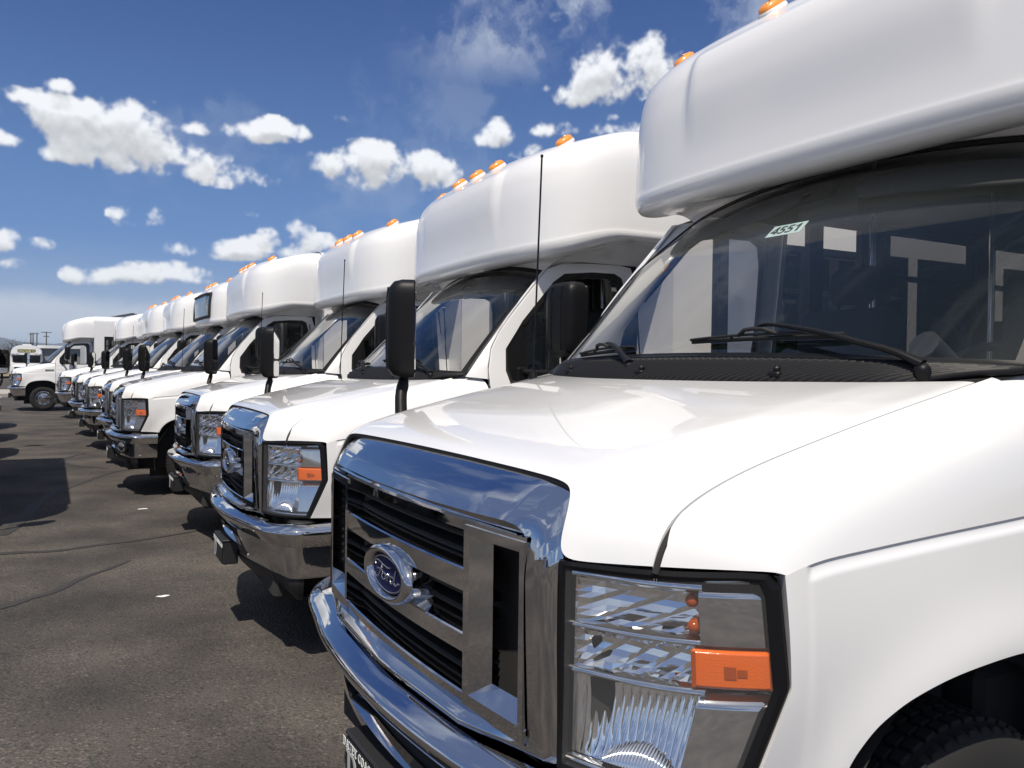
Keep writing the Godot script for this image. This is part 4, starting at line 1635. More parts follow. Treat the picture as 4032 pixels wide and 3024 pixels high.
func inside(root: Node) -> void:
	var n := Node3D.new()
	n.name = "cabin"
	root.add_child(n, true)
	var g := Geo.new()
	var rows := []
	for e in [[0.0, 0.0], [0.3, 0.0], [0.75, -0.02], [0.93, -0.04], [1.0, -0.09], [1.0, -0.3], [0.9, -0.5]]:
		var r := PackedVector3Array()
		for j in 31:
			var q := lerpf(-1, 1, j / 30.0)
			var a := glass_point(q, 0.0) + Vector3(0.01, -0.02, 0)
			var b := P(0.9 * q, 1.42, 1.42)
			var p := a.lerp(b, e[0])
			p.y += e[1] + 0.03 * sm(0.1, 0.32, q) * sm(0.85, 0.7, q) * sm(0.3, 0.8, e[0])
			r.append(p)
		rows.append(r)
	g.grid(rows, Vector3(0.2, 1, 0))
	obj("dashboard", g, "dash", n)
	# steering wheel
	g = Geo.new()
	var ring := PackedVector3Array()
	var c := P(0.42, 1.37, 1.56)
	var bs := Basis(Vector3(0, 0, 1), -0.55)
	for k in 33:
		var a := TAU * k / 32
		ring.append(c + bs * Vector3(0, sin(a) * 0.19, cos(a) * 0.19))
	g.tube(ring, 0.014, 8, 1.0, Vector3(1, 0.2, 0))
	for a in [0.2, PI - 0.2, -PI / 2]:
		g.tube(PackedVector3Array([c + bs * Vector3(-0.03, 0, 0), c + bs * Vector3(0, sin(a) * 0.19, cos(a) * 0.19)]), 0.016, 6)
	g.tube(PackedVector3Array([c + bs * Vector3(0.02, 0, 0), c + bs * Vector3(-0.3, 0, 0)]), 0.045, 10)
	obj("steering_wheel", g, "dash", n)
	# visors and inside mirror
	for s in [-1.0, 1.0]:
		g = Geo.new()
		rows = []
		for e in [[0.965, -0.045], [0.93, -0.028], [0.86, -0.026], [0.8, -0.028], [0.785, -0.036], [0.8, -0.044], [0.93, -0.046]]:
			var r := PackedVector3Array()
			for k in 17:
				var t := k / 16.0
				# rounded lower corners
				var w: float = maxf(e[0], 0.785 + 0.08 * pow(absf(2.0 * t - 1.0), 9.0))
				r.append(glass_point(lerpf(0.14, 0.86, t) * s, w, e[1]))
			rows.append(r)
		g.grid(rows, Vector3(-0.7, 0.7, 0))
		obj("sun_visor", g, "visor_grey", n)
	g = Geo.new()
	g.box(P(-0.13, 1.955, 1.395), P(0.13, 2.025, 1.42), 0.01)
	g.tube(PackedVector3Array([P(0, 2.0, 1.4), P(0, 2.07, 1.44)]), 0.01, 6)
	obj("inside_mirror", g, "dash", n)
	seat_at(n, 0.45, 1.98, 1.0, 0.5)
	seat_at(n, -0.45, 1.98, 1.0, 0.5)
	for v in [3.9, 4.7, 5.5, 6.4]:
		for u in [-0.72, 0.72]:
			seat_at(n, u, v, 1.05, 0.82)
	# partition and grab poles behind the driver
	g = Geo.new()
	g.box(P(0.16, 0.82, 2.32), P(1.14, 1.62, 2.345), 0.004)
	obj("partition", g, "trim_grey", n)
	for e in [[0.16, 2.33], [-0.5, 3.15], [-0.5, 2.28]]:
		g = Geo.new()
		g.tube(PackedVector3Array([P(e[0], 0.82, e[1]), P(e[0], 2.56, e[1])]), 0.016, 8)
		obj("grab_pole", g, "alloy", n)
	g = Geo.new()
	g.tube(path(PackedVector3Array([P(-0.5, 1.35, 3.15), P(-0.8, 1.1, 2.8), P(-1.05, 0.95, 2.35)]), 10), 0.016, 8)
	obj("grab_rail", g, "alloy", n)
	g = Geo.new()
	g.tube(path(PackedVector3Array([P(0.9, 2.02, 2.02), P(0.86, 1.7, 2.06), P(0.72, 1.3, 2.06)]), 10), 0.022, 6, 0.12, Vector3(1, 0, 0))
	obj("seat_belt", g, "trim_grey", n)


func wheel(root: Node, at: Vector3, side: float, shiny: bool) -> void:
	var n := Node3D.new()
	n.name = "wheel"
	root.add_child(n, true)
	var ax := Vector3(0, 0, side)
	var g := Geo.new()
	g.lathe(PackedVector2Array([Vector2(0.212, -0.02), Vector2(0.235, -0.003), Vector2(0.29, 0.003), Vector2(0.335, -0.006), Vector2(0.356, -0.022), Vector2(0.362, -0.035), Vector2(0.364, -0.09), Vector2(0.364, -0.14), Vector2(0.36, -0.19), Vector2(0.35, -0.21), Vector2(0.29, -0.225), Vector2(0.21, -0.21), Vector2(0.2, -0.1)]), at, ax, 56)
	obj("tyre", g, "tyre", n)
	# tread blocks
	g = Geo.new()
	for k in 56:
		var a := TAU * k / 56
		for b in 5:
			var aa := a + (0.03 if b % 2 else 0.0) + 0.012 * (b - 2)
			var bs := Basis(Vector3(0, 0, 1), aa)
			var z0 := -0.196 + b * 0.034
			g.box(Vector3(0.36, -0.0155, z0 * side - 0.0135), Vector3(0.372, 0.0155, z0 * side + 0.0135), 0.002, Transform3D(bs, at))
		var sh := Basis(Vector3(0, 0, 1), a)
		g.box(Vector3(0.342, -0.012, -0.028 * side - 0.012), Vector3(0.362, 0.012, -0.028 * side + 0.012), 0.003, Transform3D(sh, at))
	stuff(obj("tread_block", g, "tyre", n))
	g = Geo.new()
	g.lathe(PackedVector2Array([Vector2(0.214, -0.012), Vector2(0.216, 0.0), Vector2(0.208, 0.004), Vector2(0.196, -0.012), Vector2(0.186, -0.05), Vector2(0.178, -0.052), Vector2(0.15, -0.028), Vector2(0.118, -0.012), Vector2(0.1, -0.01), Vector2(0.092, 0.004), Vector2(0.082, 0.03), Vector2(0.06, 0.042), Vector2(0.0, 0.045), Vector2(0.0, -0.1), Vector2(0.19, -0.1)]), at, ax, 48)
	var rim := obj("rim", g, "chrome" if shiny else "alloy", n)
	g = Geo.new()
	for k in 8:
		var a := TAU * k / 8 + 0.2
		var p := at + Vector3(cos(a) * 0.108, sin(a) * 0.108, 0)
		g.lathe(PackedVector2Array([Vector2(0, 0.022), Vector2(0.008, 0.018), Vector2(0.012, 0.01), Vector2(0.013, -0.02), Vector2(0, -0.02)]), p, ax, 8)
	obj("wheel_nut", g, "chrome", rim)
	g = Geo.new()
	for k in 8:
		var a := TAU * (k + 0.5) / 8 + 0.2
		var p := at + Vector3(cos(a) * 0.157, sin(a) * 0.157, -0.03 * side)
		g.lathe(PackedVector2Array([Vector2(0, 0.004), Vector2(0.016, 0.004), Vector2(0.018, 0.0), Vector2(0, 0.0)]), p, ax, 12)
	obj("hand_hole_shade", g, "trim_grey", rim)  # dark discs instead of openings, the shade of the holes put into colour


func make_bus() -> Node3D:
	var b := Node3D.new()
	b.name = "shuttle_bus"
	add_child(b, true)
	hood(b)
	for s in [1.0, -1.0]:
		fender(b, s)
		headlight(b, s)
		cab_side(b, s)
	grille(b)
	bumper(b)
	plate_bracket(b)
	windshield(b)
	cowl(b)
	# wipers: elbows in bus coordinates, blades on the glass as (across, up)
	wiper(b, [Vector3(0.83, -0.03, 0.02), Vector3(0.76, 0.0, 0.03), Vector3(0.66, 0.022, 0.04), Vector3(0.53, 0.055, 0.042), Vector3(0.36, 0.087, 0.037), Vector3(0.29, 0.08, 0.028)], Vector2(0.04, 0.052), Vector2(0.6, 0.072))
	wiper(b, [Vector3(-0.19, -0.045, 0.02), Vector3(-0.26, -0.012, 0.03), Vector3(-0.36, 0.032, 0.036), Vector3(-0.43, 0.05, 0.028)], Vector2(-0.61, 0.018), Vector2(-0.24, 0.032))
	antenna(b)
	roof_cap(b)
	body(b)
	inside(b)
	var arms := [
		[PackedVector3Array([P(1.2, 1.56, 1.4), P(1.2, 1.5, 1.4), P(1.17, 1.475, 1.38), P(1.08, 1.47, 1.33), P(0.975, 1.475, 1.27)]), 0.017],
		[PackedVector3Array([P(1.19, 1.5, 1.4), P(1.18, 1.43, 1.39), P(1.1, 1.412, 1.34), P(0.975, 1.42, 1.275)]), 0.012],
	]
	var dm := side_mirror(b, P(1.215, 1.752, 1.39), 0.16, Vector3(0.115, 0.4, 0.235), arms)
	var g := Geo.new()
	g.box(P(0.962, 1.4, 1.235), P(0.995, 1.5, 1.3), 0.008)
	obj("mirror_mount", g, "black_plastic", dm)
	# far mirror on the fender, turned towards the driver
	arms = [
		[PackedVector3Array([P(-0.975, 1.42, 0.3), P(-0.97, 1.39, 0.3), P(-0.955, 1.34, 0.285), P(-0.9, 1.265, 0.265)]), [0.016, 0.016, 0.017, 0.018, 0.02, 0.021, 0.022, 0.022, 0.022, 0.022, 0.022, 0.022, 0.022, 0.022]],
	]
	var fm := side_mirror(b, P(-0.985, 1.585, 0.295), -0.42, Vector3(0.1, 0.36, 0.2), arms)
	g = Geo.new()
	g.box(Vector3(-0.05, -0.008, -0.03), Vector3(0.13, 0.016, 0.03), 0.006, Transform3D(Basis(Vector3(0, 0, 1), 0.33) * Basis(Vector3(1, 0, 0), -0.35), P(-0.885, 1.256, 0.27)))
	obj("mirror_mount", g, "black_plastic", fm)
	for s in [1.0, -1.0]:
		wheel(b, P(0.93 * s, 0.372, 0.77), s, true)
		wheel(b, P(1.12 * s, 0.372, 5.2), s, false)
	return b


func sticker(root: Node, number: String) -> void:
	var n := Node3D.new()
	n.name = "stock_tag"
	root.add_child(n, true)
	var c := (glass_point(-0.075, 0.628, -0.012) + glass_point(0.09, 0.628, -0.012)) * 0.5
	var right := Vector3(0, 0, 1)
	var up := (glass_point(0.0, 0.66, -0.012) - glass_point(0.0, 0.6, -0.012)).normalized()
	var nn := right.cross(up).normalized()
	var xf := Transform3D(Basis(right, up, nn), c)
	var g := Geo.new()
	g.box(Vector3(-0.07, -0.03, -0.0006), Vector3(0.07, 0.03, 0.0006), 0.0, xf)
	obj("tag_paper", g, "sticker", n)
	var t := TextMesh.new()
	t.text = number
	t.font_size = 64
	t.pixel_size = 0.04 / 46.0
	t.depth = 0.0008
	var f := SystemFont.new()
	f.font_names = PackedStringArray(["Droid Sans"])
	f.font_weight = 700
	t.font = f
	t.material = M["print_black"]
	var o := MeshInstance3D.new()
	o.name = "tag_number"
	o.mesh = t
	o.transform = xf.translated_local(Vector3(0, 0, 0.0012))
	n.add_child(o, true)


# ---------------------------------------------------------------- sky
var cloud_field := PackedFloat32Array()
const SKY_W := 4096
const SKY_H := 2048
const AZ0 := -8.0
const AZ1 := 66.0
const EL1 := 34.0
var cw := 0
var ch := 0


func cloud(az: float, el: float, ra: float, re: float, s: float) -> void:
	# one lobe of a cloud, in degrees: direction (0 is along -Z, growing to +X), height above the horizon, radii
	var px := cw / (AZ1 - AZ0)
	var py := ch / EL1
	var cx := (az - AZ0) * px
	var cy := (EL1 - el) * py
	var rx := ra * px * 1.35
	var ry := re * py * 1.45
	for y in range(maxi(0, int(cy - ry)), mini(ch, int(cy + ry) + 1)):
		for x in range(maxi(0, int(cx - rx)), mini(cw, int(cx + rx) + 1)):
			var dx := (x - cx) / rx
			var dy := (y - cy) / ry
			if dy > 0.0:
				dy *= 1.25
			var d := (1.0 - dx * dx - dy * dy) * s
			if d > 0.0:
				var i := y * cw + x
				cloud_field[i] = d + cloud_field[i] * (1.0 - 0.7 * d)


func make_sky() -> PanoramaSkyMaterial:
	cw = int(SKY_W * (AZ1 - AZ0) / 360.0)
	ch = int(SKY_H * EL1 / 180.0)
	cloud_field.resize(cw * ch)
	cloud_field.fill(0.0)
	# the broad cloud at the left
	cloud(2.2, 14.6, 3.9, 1.3, 1.0); cloud(0.6, 14.9, 1.8, 0.8, 1.0); cloud(3.4, 15.3, 1.9, 0.8, 1.0); cloud(5.0, 14.8, 1.6, 1.1, 1.0)
	cloud(3.1, 13.3, 3.1, 1.1, 1.0); cloud(0.6, 12.6, 1.2, 0.5, 0.9); cloud(3.6, 12.3, 2.3, 0.6, 0.9); cloud(6.8, 13.4, 2.7, 0.7, 0.8)
	cloud(10.5, 15.1, 3.5, 0.6, 1.0); cloud(12.9, 15.6, 1.1, 0.5, 1.0); cloud(14.5, 15.4, 1.1, 0.4, 0.9); cloud(8.3, 15.0, 1.3, 0.4, 0.9); cloud(10.2, 12.2, 2.4, 0.6, 0.55)
	# middle
	cloud(20.2, 13.4, 4.0, 1.4, 1.0); cloud(20.0, 14.1, 2.2, 0.9, 1.0); cloud(17.3, 13.7, 1.4, 0.8, 1.0); cloud(23.1, 13.6, 1.3, 1.0, 1.0)
	# right
	cloud(35.4, 19.5, 3.1, 1.6, 1.0); cloud(37.7, 20.2, 2.1, 1.4, 1.0); cloud(33.3, 18.4, 1.4, 0.8, 1.0)
	cloud(27.8, 15.9, 1.4, 0.8, 0.9); cloud(26.9, 15.4, 1.0, 0.4, 0.8); cloud(29.9, 14.7, 1.1, 0.5, 0.75); cloud(33.1, 16.2, 2.6, 0.5, 0.75); cloud(36.9, 16.1, 1.0, 0.5, 0.8); cloud(35.7, 16.9, 0.6, 0.2, 0.5)
	# low ones
	cloud(9.5, 7.6, 2.9, 0.6, 0.9); cloud(13.3, 7.9, 2.4, 0.7, 0.8); cloud(14.5, 9.2, 0.9, 0.6, 0.9); cloud(12.9, 8.9, 0.8, 0.3, 0.7); cloud(16.3, 8.4, 1.2, 0.5, 0.55)
	cloud(6.4, 5.8, 2.6, 0.7, 1.0); cloud(8.3, 5.8, 1.1, 0.5, 0.9); cloud(8.3, 4.9, 1.0, 0.3, 0.6); cloud(2.2, 5.5, 1.4, 0.6, 0.9)
	cloud(4.9, 9.2, 1.3, 0.7, 0.8); cloud(3.5, 9.4, 0.5, 0.3, 0.55); cloud(0.6, 16.4, 0.8, 0.3, 0.75); cloud(-1.7, 15.5, 0.9, 0.4, 0.65); cloud(-2.2, 13.1, 1.0, 0.4, 0.9)
	cloud(-2.5, 7.3, 0.7, 0.7, 0.9); cloud(-2.1, 5.9, 0.7, 0.3, 0.65); cloud(16.8, 16.5, 1.1, 0.4, 0.5); cloud(7.4, 9.5, 0.3, 0.2, 0.5); cloud(11.7, 10.0, 0.7, 0.2, 0.45); cloud(-0.6, 7.2, 0.6, 0.3, 0.45); cloud(31.4, 18.8, 0.4, 0.2, 0.45)
	var f := FastNoiseLite.new()
	f.seed = 21
	f.noise_type = FastNoiseLite.TYPE_SIMPLEX_SMOOTH
	f.frequency = 0.021
	f.fractal_octaves = 6
	f.fractal_gain = 0.62
	var n1 := f.get_image(cw, ch, false, false, false)
	f.seed = 4
	f.frequency = 0.006
	f.fractal_octaves = 5
	f.domain_warp_enabled = true
	f.domain_warp_amplitude = 40.0
	var n2 := f.get_image(cw, ch, false, false, false)
	# the whole sky, coarse: blue with scattered clouds of the same kind
	var lw := 1024
	var lh := 512
	f.seed = 33
	f.frequency = 0.014
	f.fractal_octaves = 6
	f.domain_warp_amplitude = 25.0
	var n3 := f.get_image(lw, lh, false, false, false)
	f.seed = 57
	f.frequency = 0.007
	f.fractal_octaves = 3
	f.domain_warp_amplitude = 60.0
	var n4 := f.get_image(lw, lh, false, false, false)
	var low := Image.create_empty(lw, lh, false, Image.FORMAT_RGBF)
	for y in lh:
		var el := 90.0 - 180.0 * (y + 0.5) / lh
		var base := air(el)
		for x in lw:
			var c := base
			if el > 0.0:
				var az := (x + 0.5) / lw * 360.0
				if az > 180.0:
					az -= 360.0
				var outside := 1.0 - sm(-14.0, AZ0, az) * (1.0 - sm(AZ1, AZ1 + 6.0, az)) * (1.0 - sm(EL1 - 2.0, EL1 + 6.0, el))
				# the noise runs on round the seam
				var t := float(x) / lw
				var q := n3.get_pixel(x, int(y * 1.6) % lh).r
				q = lerpf(q, n3.get_pixel((x + lw / 2) % lw, int(y * 1.6) % lh).r, sm(0.4, 0.5, absf(t - 0.5)))
				var d := sm(0.6, 0.74, q + 0.05 * sm(50, 10, el))
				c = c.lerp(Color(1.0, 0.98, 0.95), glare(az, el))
				# long thin streaks high up
				var w := n4.get_pixel(int(x * 0.8 + y * 0.9) % lw, int(y * 2.1 + x * 0.25) % lh).r
				c = c.lerp(Color(0.48, 0.54, 0.63), (0.18 + 0.5 * sm(0.42, 0.78, w)) * sm(14.0, 30.0, el) * outside)
				c = c.lerp(Color(0.6, 0.62, 0.66), d * 0.8 * outside * sm(42.0, 24.0, el))
			low.set_pixel(x, y, c)
	low.resize(SKY_W, SKY_H, Image.INTERPOLATE_CUBIC)
	var win := Image.create_empty(cw, ch, false, Image.FORMAT_RGBF)
	for y in ch:
		var el := EL1 * (1.0 - (y + 0.5) / ch)
		var base := air(el)
		for x in cw:
			var c := base
			var az := AZ0 + (x + 0.5) / cw * (AZ1 - AZ0)
			# thin high veil and the pale bank along the horizon
			var w := n2.get_pixel(x, y).r
			var veil := 0.62 * sm(0.4, 0.7, w) * sm(18.0, 27.0, az) * sm(17.5, 22.5, el)
			veil = maxf(veil, 0.16 * sm(0.5, 0.75, w) * sm(7, 12, el))
			veil = maxf(veil, 0.85 * sm(4.8, 3.4, el + 2.2 * (w - 0.5)) * sm(26.0, 10.0, az))
			c = c.lerp(Color(0.5, 0.55, 0.63), veil)
			var d := cloud_field[y * cw + x]
			if d > 0.0:
				var q := n1.get_pixel(x, y).r
				var e := d * 0.92 - 0.06 + (q - 0.5) * 3.1
				var a := sm(0.12, 0.85, e)
				a = maxf(a, 0.4 * sm(0.0, 0.5, d) * sm(0.5, 0.68, n2.get_pixel(x, y).r) * sm(0.42, 0.66, q))
				if a > 0.002:
					# thick hearts and undersides of a cloud are greyer than its rims
					var above := cloud_field[maxi(y - int(5 + 6 * d), 0) * cw + x] + (n1.get_pixel(x, maxi(y - 6, 0)).r - 0.5) * 2.6
					var shade := clampf(0.97 - 0.2 * sm(0.2, 1.4, above) + 0.22 * (e - above), 0.66, 1.05)
					c = c.lerp(Color(0.74, 0.755, 0.78) * shade, a)
			win.set_pixel(x, y, c)
	var x0 := int(round(SKY_W * AZ0 / 360.0))
	low.blit_rect(win, Rect2i(-x0, 0, cw + x0, ch), Vector2i(0, SKY_H / 2 - ch))
	low.blit_rect(win, Rect2i(0, 0, -x0, ch), Vector2i(SKY_W + x0, SKY_H / 2 - ch))
	var m := PanoramaSkyMaterial.new()
	m.panorama = ImageTexture.create_from_image(low)
	return m


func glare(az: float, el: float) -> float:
	# white glow added round the unseen sun, to whiten what the headlights mirror
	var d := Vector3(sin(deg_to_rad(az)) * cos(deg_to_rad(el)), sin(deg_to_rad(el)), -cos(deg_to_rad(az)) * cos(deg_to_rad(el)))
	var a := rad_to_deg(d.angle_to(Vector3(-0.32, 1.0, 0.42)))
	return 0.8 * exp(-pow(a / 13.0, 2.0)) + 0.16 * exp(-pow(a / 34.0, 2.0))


func air(el: float) -> Color:
	if el < 0.0:
		return Color(0.2, 0.19, 0.18)
	var lo := Color(0.36, 0.43, 0.52)
	var mid := Color(0.125, 0.25, 0.5)
	var hi := Color(0.03, 0.075, 0.235)
	var c := lo.lerp(mid, sm(0.0, 9.0, el)).lerp(hi, pow(sm(3.0, 28.0, el), 0.75))
	return c.lerp(Color(0.024, 0.062, 0.2), sm(28.0, 80.0, el))


# ---------------------------------------------------------------- ground
func ground_y(z: float) -> float:
	# the lot dips a few centimetres along the row
	return -0.045 * sm(0.0, -3.5, z) + 0.045 * sm(-14.0, -24.0, z) + 0.06 * sm(-24.0, -30.0, z)


func strip_on_ground(pts: PackedVector2Array, widths: Array, lift: float) -> Geo:
	var c := PackedVector3Array()
	for p in pts:
		c.append(Vector3(p.x, 0, p.y))
	var n := pts.size() * 8
	var a := PackedVector3Array()
	var b := PackedVector3Array()
	for i in n:
		var p := spline(c, float(i) / (n - 1))
		var q := spline(c, minf(float(i + 1) / (n - 1), 1.0))
		var q0 := spline(c, maxf(float(i - 1) / (n - 1), 0.0))
		var s := (q - q0).normalized().cross(Vector3.UP)
		var f := float(i) / (n - 1) * (widths.size() - 1)
		var k := mini(int(f), widths.size() - 2)
		var w: float = lerpf(widths[k], widths[k + 1], f - k) * (0.8 + 0.4 * rng.randf())
		for e in [[a, 1.0], [b, -1.0]]:
			var o: Vector3 = p + s * w * 0.5 * e[1]
			o.y = ground_y(o.z) + lift
			e[0].append(o)
	var g := Geo.new()
	g.grid([a, b], Vector3.UP)
	return g


func ground() -> void:
	var f := FastNoiseLite.new()
	f.noise_type = FastNoiseLite.TYPE_CELLULAR
	f.cellular_return_type = FastNoiseLite.RETURN_CELL_VALUE
	f.seed = 3
	f.frequency = 0.11
	f.fractal_type = FastNoiseLite.FRACTAL_NONE
	var s := 1024
	var stones := f.get_seamless_image(s, s, false, false, 0.1, false)
	f.seed = 8
	f.frequency = 0.26
	var fine := f.get_seamless_image(s, s, false, false, 0.1, false)
	var im := Image.create_empty(s, s, false, Image.FORMAT_RGB8)
	for y in s:
		for x in s:
			var a := stones.get_pixel(x, y).r
			var b := fine.get_pixel(x, y).r
			var k := 0.104 + 0.055 * (b - 0.5)
			var c := Color(k * 1.07, k * 0.97, k * 0.88)
			if a > 0.9:
				c = c.lerp(Color(0.26, 0.22, 0.19), (a - 0.9) * 7.0)
			elif a < 0.12:
				c = c.lerp(Color(0.04, 0.037, 0.034), 0.6)
			elif a > 0.62 and a < 0.68:
				c = c.lerp(Color(0.125, 0.088, 0.068), 0.5)
			if b > 0.985:
				c = c.lerp(Color(0.28, 0.25, 0.22), 0.7)
			im.set_pixel(x, y, c.linear_to_srgb())
	var m := mat("asphalt", Color.WHITE, 0.9)
	m.albedo_texture = ImageTexture.create_from_image(im)
	m.uv1_triplanar = true
	m.uv1_world_triplanar = true
	m.uv1_scale = Vector3.ONE * 0.75
	m.normal_enabled = true
	m.normal_texture = noise_map(0.16, FastNoiseLite.TYPE_CELLULAR, 2, 512, 6, true, 5.0)
	m.normal_scale = 0.8
	m.detail_enabled = true
	m.detail_blend_mode = BaseMaterial3D.BLEND_MODE_MUL
	m.detail_uv_layer = BaseMaterial3D.DETAIL_UV_2
	m.uv2_triplanar = true
	m.uv2_world_triplanar = true
	m.uv2_scale = Vector3.ONE * 0.13
	var n := noise_map(0.012, FastNoiseLite.TYPE_SIMPLEX_SMOOTH, 5, 512, 12)
	var ramp := Gradient.new()
	ramp.set_color(0, Color(0.55, 0.55, 0.56))
	ramp.set_color(1, Color(1.0, 0.98, 0.95))
	n.color_ramp = ramp
	m.detail_albedo = n
	var g := Geo.new()
	var zs := []
	for k in 81:
		zs.append(lerpf(8.0, -34.0, k / 80.0))
	zs.push_front(40.0)
	zs.append_array([-60.0, -120.0, -400.0, -6000.0])
	var rows := []
	for z in zs:
		var r := PackedVector3Array()
		for x in [-4000.0, -60.0, -8.0, 0.0, 8.0, 60.0, 4000.0]:
			r.append(Vector3(x, ground_y(z), z))
		rows.append(r)
	g.grid(rows, Vector3.UP)
	structure("asphalt_lot", g, "asphalt")
	# tar sealed over the cracks
	mat("tar", lin(0.034, 0.031, 0.029), 0.75)
	var seams := [
		[PackedVector2Array([Vector2(-0.12, -11.29), Vector2(-0.49, -11.83), Vector2(-0.64, -12.29), Vector2(-0.69, -12.63), Vector2(-0.53, -13.24), Vector2(-0.32, -13.77)]), [0.05, 0.09, 0.1, 0.09, 0.05], "thin loop of sealed crack beside the fifth bus"],
		[PackedVector2Array([Vector2(0.3, -11.2), Vector2(-0.06, -10.82), Vector2(-0.39, -10.07), Vector2(-0.64, -9.4), Vector2(-0.82, -8.9), Vector2(-0.98, -8.02), Vector2(-1.12, -6.88), Vector2(-1.21, -6.49)]), [0.04, 0.05, 0.07, 0.1, 0.12, 0.1], "broad dark sealed crack curving in at the left edge"],
		[PackedVector2Array([Vector2(0.9, -6.2), Vector2(0.46, -6.06), Vector2(0.16, -5.91), Vector2(-0.18, -5.77), Vector2(-0.5, -5.7), Vector2(-0.8, -5.61), Vector2(-1.18, -5.67), Vector2(-1.9, -5.6)]), [0.03, 0.04, 0.06, 0.08, 0.1], "sealed crack running across the lane in front of the third bus"],
		[PackedVector2Array([Vector2(-0.3, -5.0), Vector2(-0.35, -4.93), Vector2(-0.47, -4.77), Vector2(-0.64, -4.57), Vector2(-0.8, -4.28), Vector2(-0.96, -4.13), Vector2(-1.1, -3.99), Vector2(-1.5, -3.8)]), [0.01, 0.04, 0.06, 0.065, 0.07], "short sealed crack nearest the camera at the left edge"],
	]
	for e in seams:
		var o := obj("sealed_crack", strip_on_ground(e[0], e[1], 0.004), "tar", self)
		tag(o, e[2], "sealed crack", "tar-sealed cracks in the asphalt")
		o.set_meta("kind", "structure")
	# worn flecks of white paint
	for e in [[-0.0, -7.43, 0.1, "small white paint fleck on asphalt before the third bus"], [-0.2, -3.83, 0.07, "small white paint fleck on asphalt before the second bus"]]:
		g = Geo.new()
		var ring := PackedVector3Array()
		for k in 14:
			var a := TAU * k / 14
			var r: float = e[2] * (0.6 + 0.5 * rng.randf())
			ring.append(Vector3(e[0] + cos(a) * r * 0.6, ground_y(e[1]) + 0.004, e[1] + sin(a) * r * 0.35))
		g.fan(ring, Vector3.UP)
		tag(obj("paint_fleck", g, "print_white", self), e[3], "paint mark")


